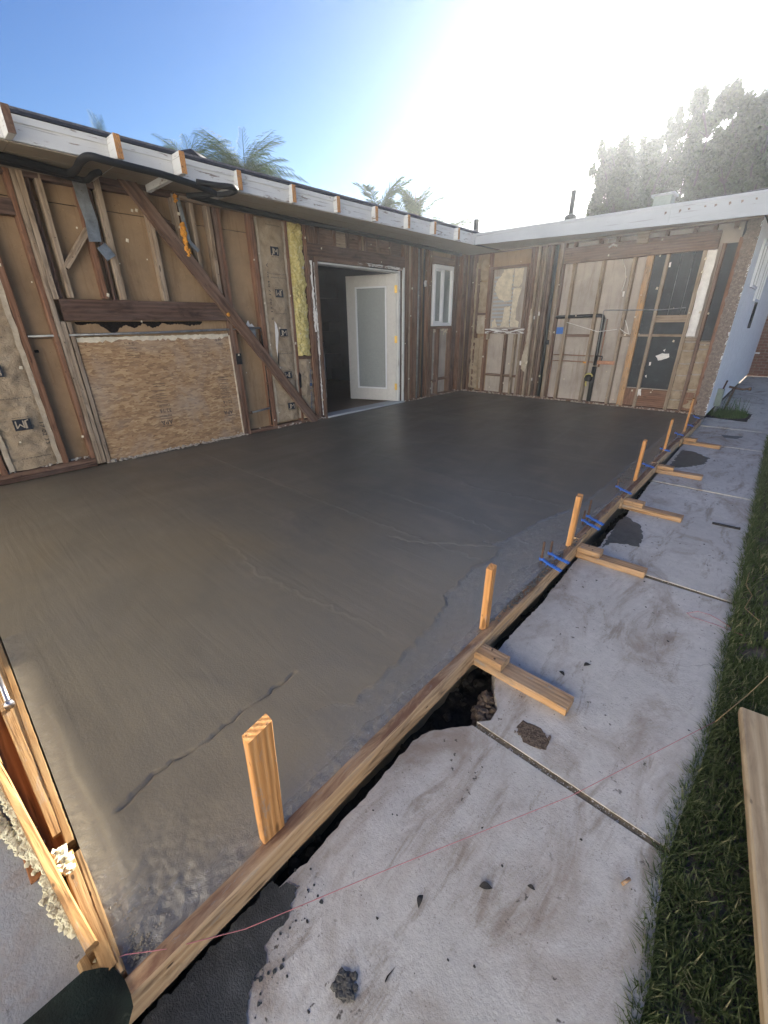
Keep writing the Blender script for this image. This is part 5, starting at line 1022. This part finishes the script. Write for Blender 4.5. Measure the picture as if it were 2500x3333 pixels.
pb('soffit_trim',B,WD['tan'],(-4.87,YF-.04,2.435),(-.70,YF-.005,2.452),.002)
m_=MB(); m_.box((FXA+.03,YE-.008,2.5625),(.03,15.2,2.573)); m_.build('roof_deck',TAR,B)
m_=MB(); m_.box((-9.6,7.91,2.60),(FXA+.02,15.2,2.618)); m_.build('roof_deck',TAR,B)
m_=MB()
for i in range(5): m_.box((FXA+.04+.85*i,YE+.02,2.574),(FXA+.88+.85*i,YE+.5,2.583-.004*(i%2)))
m_.box((FXA+.04,YE+.3,2.574),(.02,15.1,2.58)); m_.build('roof_gravel',ROOF,B,kind='stuff')
m_=MB(); m_.box((-9.4,14.9,0),(-.85,15.0,2.58)); m_.box((-9.5,7.9,0),(-9.4,15.0,2.58)); m_.build('outer_wall',STUC,B,kind='stuff')
# torn flakes still stapled to the studs of both wings
m_=MB(); m2=MB()
for i in range(110):
    y=random.uniform(.1,7.6); z=random.uniform(.1,2.35); s_=random.uniform(.004,.016)
    if 4.1<y<5.85 and z<2.1: continue
    if 1.15<y<2.72 and z<1.3: continue
    m_.add([(XF+.010,y-s_,z-s_*.6),(XF+.008,y+s_*.8,z-s_),(XF+.014,y+s_,z+s_*.9),(XF+.009,y-s_*.4,z+s_*1.3)],[(0,1,2,3)])
for i in range(50):
    x=random.uniform(-4.8,-.9); z=random.uniform(.1,2.35); s_=random.uniform(.005,.018)
    m2.add([(x-s_,YF-.016,z-s_*.6),(x+s_*.8,YF-.013,z-s_),(x+s_,YF-.018,z+s_*.9),(x-s_*.4,YF-.014,z+s_*1.3)],[(0,1,2,3)])
m_.build('paper_flakes',TORNC,H,kind='stuff'); m2.build('paper_flakes',TORNC,B,kind='stuff')
m_=MB()
for i in range(26):
    y=random.choice([.79,1.02,1.06,3.17,3.64,3.92,2.78,1.22,2.67]); z=random.uniform(.2,2.3); m_.tube([(XF-.002,y,z),(XF+.022,y+.004,z-.004)],.0022,5)
m_.build('bent_nails',RUST,H,kind='stuff')
# roof vents, chimney box
def vent(x,y,z1,r,label,mat=RUST,cone=False):
    t=thing('roof_vent',label,'roof vent',(x,y,2.58)); m_=MB(); m_.tube([(x,y,2.6),(x,y,z1)],r,14); m_.build('pipe',mat,t)
    if cone: m_=MB(); m_.tube([(x,y,2.58),(x,y,3.03),(x,y,3.06)],[.11,.10,r+.01],14); m_.build('flashing',mat,t)
vent(-5.58,9.0,3.25,.055,'short stubby roof vent pipe near the inner roof corner',BPIPE)
vent(-3.62,9.0,3.41,.040,'tall roof vent pipe with a flared flashing at its base',BPIPE,True)
t=thing('chimney_box','low boxy roof vent hood in front of the tree','roof vent',(-2.15,9,2.58)); m_=MB(); m_.box((-2.28,8.9,2.58),(-2.03,9.15,3.08)); m_.build('box',GASG,t); m_=MB(); m_.box((-2.32,8.87,3.082),(-2.0,9.18,3.11)); m_.build('cap',GALV,t)
t=thing('antenna_rod','thin upright antenna rod rising behind the palms','antenna',(-13.,16.25,0)); m_=MB(); m_.tube([(-13,16.28,0),(-13,16.25,4.5),(-13,16.2,7.2)],[.05,.03,.012],6); m_.build('rod',RUST,t)
m_=MB(); m_.tube([(-.37,10.0,2.58),(-.30,10.0,3.9)],.012,5); m_.build('guy_wire',GALV,None,'thin slanting wire above the right roof edge','wire')
# gas riser, hose bib, weeds
t=thing('gas_meter','grey green meter box with a T-shaped riser by the white wall corner','gas meter',(-.66,8.6,-.095))
m_=MB(); m_.beam((-.66,8.55,.04),(-.66,8.55,.30),.09,.08,(0,1,0),.012); m_.build('meter_body',GASG,t)
m_=MB(); m_.tube([(-.64,8.55,.30),(-.63,8.55,.36),(-.62,8.56,.43)],.012,8); m_.build('valve_stem',RUST,t)
m_=MB(); m_.tube([(-.66,8.55,-.09),(-.66,8.55,.04)],.02,8); m_.build('riser_pipe',GASG,t)
t=thing('hose_post','rusty T-shaped pipe standing in the weeds','pipe stand',(-.50,8.9,-.095))
m_=MB(); m_.tube([(-.575,8.9,-.09),(-.52,8.9,.29)],.014,8); m_.build('upright',RUST,t); m_=MB(); m_.tube([(-.60,8.9,.30),(-.42,8.92,.27),(-.33,8.92,.29)],.016,8); m_.tube([(-.335,8.92,.31),(-.33,8.92,.26)],.018,8); m_.build('crossbar',RUST,t)
def blobxy(n,cx,cy,rx,ry): a=rng.uniform(0,6.283,n); r=rng.random(n)**.5; return np.stack([cx+rx*r*np.cos(a),cy+ry*r*np.sin(a)],1)
blades('weed_clump',blobxy(1700,-.50,8.55,.26,.30),.04,.13,.008,WEEDM,-.10,.9,3,label='clump of green weeds growing at the foot of the white wall corner',cat='weeds')
blades('tall_weeds',blobxy(40,-.44,8.6,.18,.2),.2,.42,.010,WEEDM,-.10,.7,4,label='few tall thin weed stalks above the clump by the gas meter',cat='weeds')
bpy.data.objects['weed_clump']['category']='weeds'
m_=MB(); m_.prism(jag([(-.76,8.2),(-.22,8.15),(-.2,8.9),(-.70,8.95)],.04,.02),WZ-.02,WZ+.003); m_.build('soil_patch',SOIL,kind='structure')
# neighbour brick wall
bk=thing('brick_wall','reddish brick wall of the neighbouring building closing the side passage','brick wall',(.5,15.3,-.1))
m_=MB(); m_.box((-1.6,15.36,-.1),(7,15.6,3.4)); m_.build('wall_core',BRICKM,bk)
m_=MB(); z=-.09; r_=0
while z<3.38:
    x=-1.6-(r_%2)*.11
    while x<2.2: m_.box((x+.005,15.34+random.uniform(-.004,.004),z),(x+.205,15.40,z+.062)); x+=.216
    z+=.074; r_+=1
m_.build('brick',BRICK,bk,kind='stuff')
m_=MB()
for i in range(6): m_.box((-.95+.5*i,15.325,.46),(-.62+.5*i,15.34,.50))
m_.build('white_marks',STWH,bk,kind='stuff')
# ================================================================== PALMS AND TREE
def frond_mesh(L,nl,drop,ll,lw,droopy,seed):
    r=np.random.RandomState(seed); V=[];Fq=[];rn=[]
    n=14; pts=[Vector((L*(u/n),0,L*(.55*(u/n)-drop*(u/n)**2.2))) for u in range(n+1)]
    def at(t): k=min(int(t*n),n-1); return pts[k].lerp(pts[k+1],t*n-k)
    for i in range(n):
        a,b_=pts[i],pts[i+1]; w=.022*(1-i/n)+.004; b0=len(V); V+= [a+Vector((0,w,0)),a-Vector((0,w,0)),b_-Vector((0,w,0)),b_+Vector((0,w,0))]; Fq.append((b0,b0+1,b0+2,b0+3)); rn+=[.4]*4
    for i in range(nl):
        t=.12+.88*(i/nl); s=1 if i%2 else -1; p=at(t); l=ll*math.sin(math.pi*(.12+.83*t))**.7*r.uniform(.75,1.15); d=Vector((.55+.5*t,s*r.uniform(.7,1.),r.uniform(-.3,.35))).normalized()
        q=p+d*(l*.5)+Vector((0,0,-droopy*l*.22)); e=p+d*(l*(1-.35*droopy))+Vector((0,0,-droopy*l*.85)); w=Vector((lw*.5,0,0)) if abs(d.y)>.5 else Vector((0,lw*.5,0)); b0=len(V)
        V+= [p-w*.5,p+w*.5,q+w,q-w,e+w*.15,e-w*.15]; Fq+= [(b0,b0+1,b0+2,b0+3),(b0+3,b0+2,b0+4,b0+5)]; rn+=[r.random()]*6
    me=bpy.data.meshes.new('frond'); me.from_pydata([tuple(v) for v in V],[],Fq); a=me.attributes.new('rn','FLOAT','POINT'); a.data.foreach_set('value',rn); me.materials.append(PALMM); return me
FRQ=[frond_mesh(2.1,100,1.15,.75,.011,1.15,i) for i in range(4)]
FRK=[frond_mesh(2.3,90,.62,.62,.05,.25,i+9) for i in range(4)]
def palm(x,y,z,label,meshes,nf,sc,el0,el1,seed):
    t=thing('palm_tree',label,'palm tree',(x,y,-.3),'palm trees behind the roof'); m_=MB(); m_.tube([(x,y,-.3),(x+.05,y,z*.5),(x,y,z)],[.22,.16,.13],10); m_.build('trunk',BARK,t); r=random.Random(seed)
    for i in range(nf):
        o=bpy.data.objects.new('frond',meshes[i%len(meshes)]); COL.objects.link(o); o.parent=t; o.location=Vector((x,y,z))-wloc(t); o.rotation_euler=(r.uniform(-.25,.25),-math.radians(r.uniform(el0,el1)),6.283*i/nf*1.618*3+r.uniform(-.3,.3)); s_=sc*r.uniform(.8,1.12); o.scale=(s_,s_,s_)
palm(-13,6.7,4.75,'feathery palm crown with arching fronds behind the left roof, left of the two',FRQ,46,.55,15,80,1)
palm(-13,8.35,4.80,'larger drooping feathery palm crown behind the left roof, right of the two',FRQ,60,.66,10,80,2)
palm(-13,4.70,4.95,'single small palm top poking above the second rafter tail',FRQ,5,.30,75,90,3)
palm(-13,5.6,4.45,'low palm top barely showing above the roof between the rafter tails',FRQ,20,.42,10,60,4)
palm(-13,14.0,4.75,'palm with stiff spread fronds left of the antenna rod',FRK,18,.72,0,60,5)
palm(-13,16.3,5.0,'palm with upright drooping fronds at the antenna rod',FRK,14,.66,10,75,6)
palm(-13,18.4,4.75,'low spreading palm nearest the inner roof corner',FRK,18,.66,-10,38,7)
# broadleaf tree
def leaves(name,centers,rad,n,size,par,mat,seed):
    r=np.random.RandomState(seed); C_=np.array(centers); R_=np.array(rad); k=r.choice(len(C_),n,p=R_**2/np.sum(R_**2)); d=r.normal(0,1,(n,3)); d/=np.linalg.norm(d,axis=1)[:,None]; rr=r.random(n)**.45
    c=C_[k]+d*(rr*R_[k])[:,None]*np.array([.75,.75,1.5]); a=r.normal(0,1,(n,3)); a/=np.linalg.norm(a,axis=1)[:,None]; b_=np.cross(a,r.normal(0,1,(n,3))); b_/=np.linalg.norm(b_,axis=1)[:,None]; s_=size*r.uniform(.6,1.3,n)[:,None]
    V=np.stack([c-a*s_,c+b_*s_*.45,c+a*s_,c-b_*s_*.45],1).reshape(-1,3); Fq=np.arange(n*4).reshape(-1,4); return arr_mesh(name,V,Fq,mat,par,rn=np.repeat(r.random(n),4),kind='stuff')
def tree(x,y,label,top,rx,n,seed,base=4.6,hl=None):
    t=thing('broadleaf_tree',label,'tree',(x,y,-.3),'backlit trees beyond the right roof'); r=random.Random(seed)
    m_=MB(); m_.tube([(x,y,-.3),(x+.1,y,base*.55),(x,y,base)],[.34,.26,.20],10); m_.build('trunk',BARK,t)
    cs=[];rs=[]; m_=MB()
    for i in range(34):
        u=r.uniform(-1,1); h=base+(top-base)*r.random()**.8*math.sqrt(max(0.03,1-u*u*.45)); cx=x+u*rx; cy=y+r.uniform(-1,1)*rx*.6; e=Vector((cx,cy,h)); s0=Vector((x,y,base*.8)); mid=s0.lerp(e,.5)+Vector((0,0,.4)); m_.tube([s0,mid,e],[.05,.03,.010],5)
        for _ in range(11):
            q=e+Vector((r.gauss(0,.31),r.gauss(0,.3),r.gauss(0,.37))); q.z=min(q.z,top*1.02); q.x=max(q.x,x-rx*.98); cs.append(tuple(q)); rs.append(r.uniform(.09,.22))
            if _%3==0: m_.tube([mid.lerp(e,.7),q],[.02,.006],4)
    m_.build('limbs',BARK,t); leaves('crown',cs,rs,n,.050,t,LEAFM,seed)
tree(-5.22,17.5,'backlit leafy tree closest to the sun, left end of the tree row',6.04,.95,80000,11,2.7)
tree(-3.6,17.8,'tall backlit leafy tree in the middle above the boxy roof vent',6.75,1.32,130000,12,2.55)
tree(-1.9,17.5,'backlit leafy tree cut by the right picture edge',6.85,1.4,130000,13,2.55)

# ================================================================== HAZE: air volume added in place of lens veiling glare
m_=MB(); m_.box((-152,-152,-1.5),(152,152,10.6))
hz=bpy.data.materials.new('thin_glare_haze'); hz.use_nodes=True; n_=hz.node_tree; n_.nodes.remove(n_.nodes['Principled BSDF']); pv=n_.nodes.new('ShaderNodeVolumePrincipled'); pv.inputs['Color'].default_value=(.86,.92,1,1); pv.inputs['Density'].default_value=.0013; pv.inputs['Anisotropy'].default_value=.7
n_.links.new(pv.outputs[0],n_.nodes['Material Output'].inputs['Volume']); m_.build('glare_haze',hz,kind='stuff')
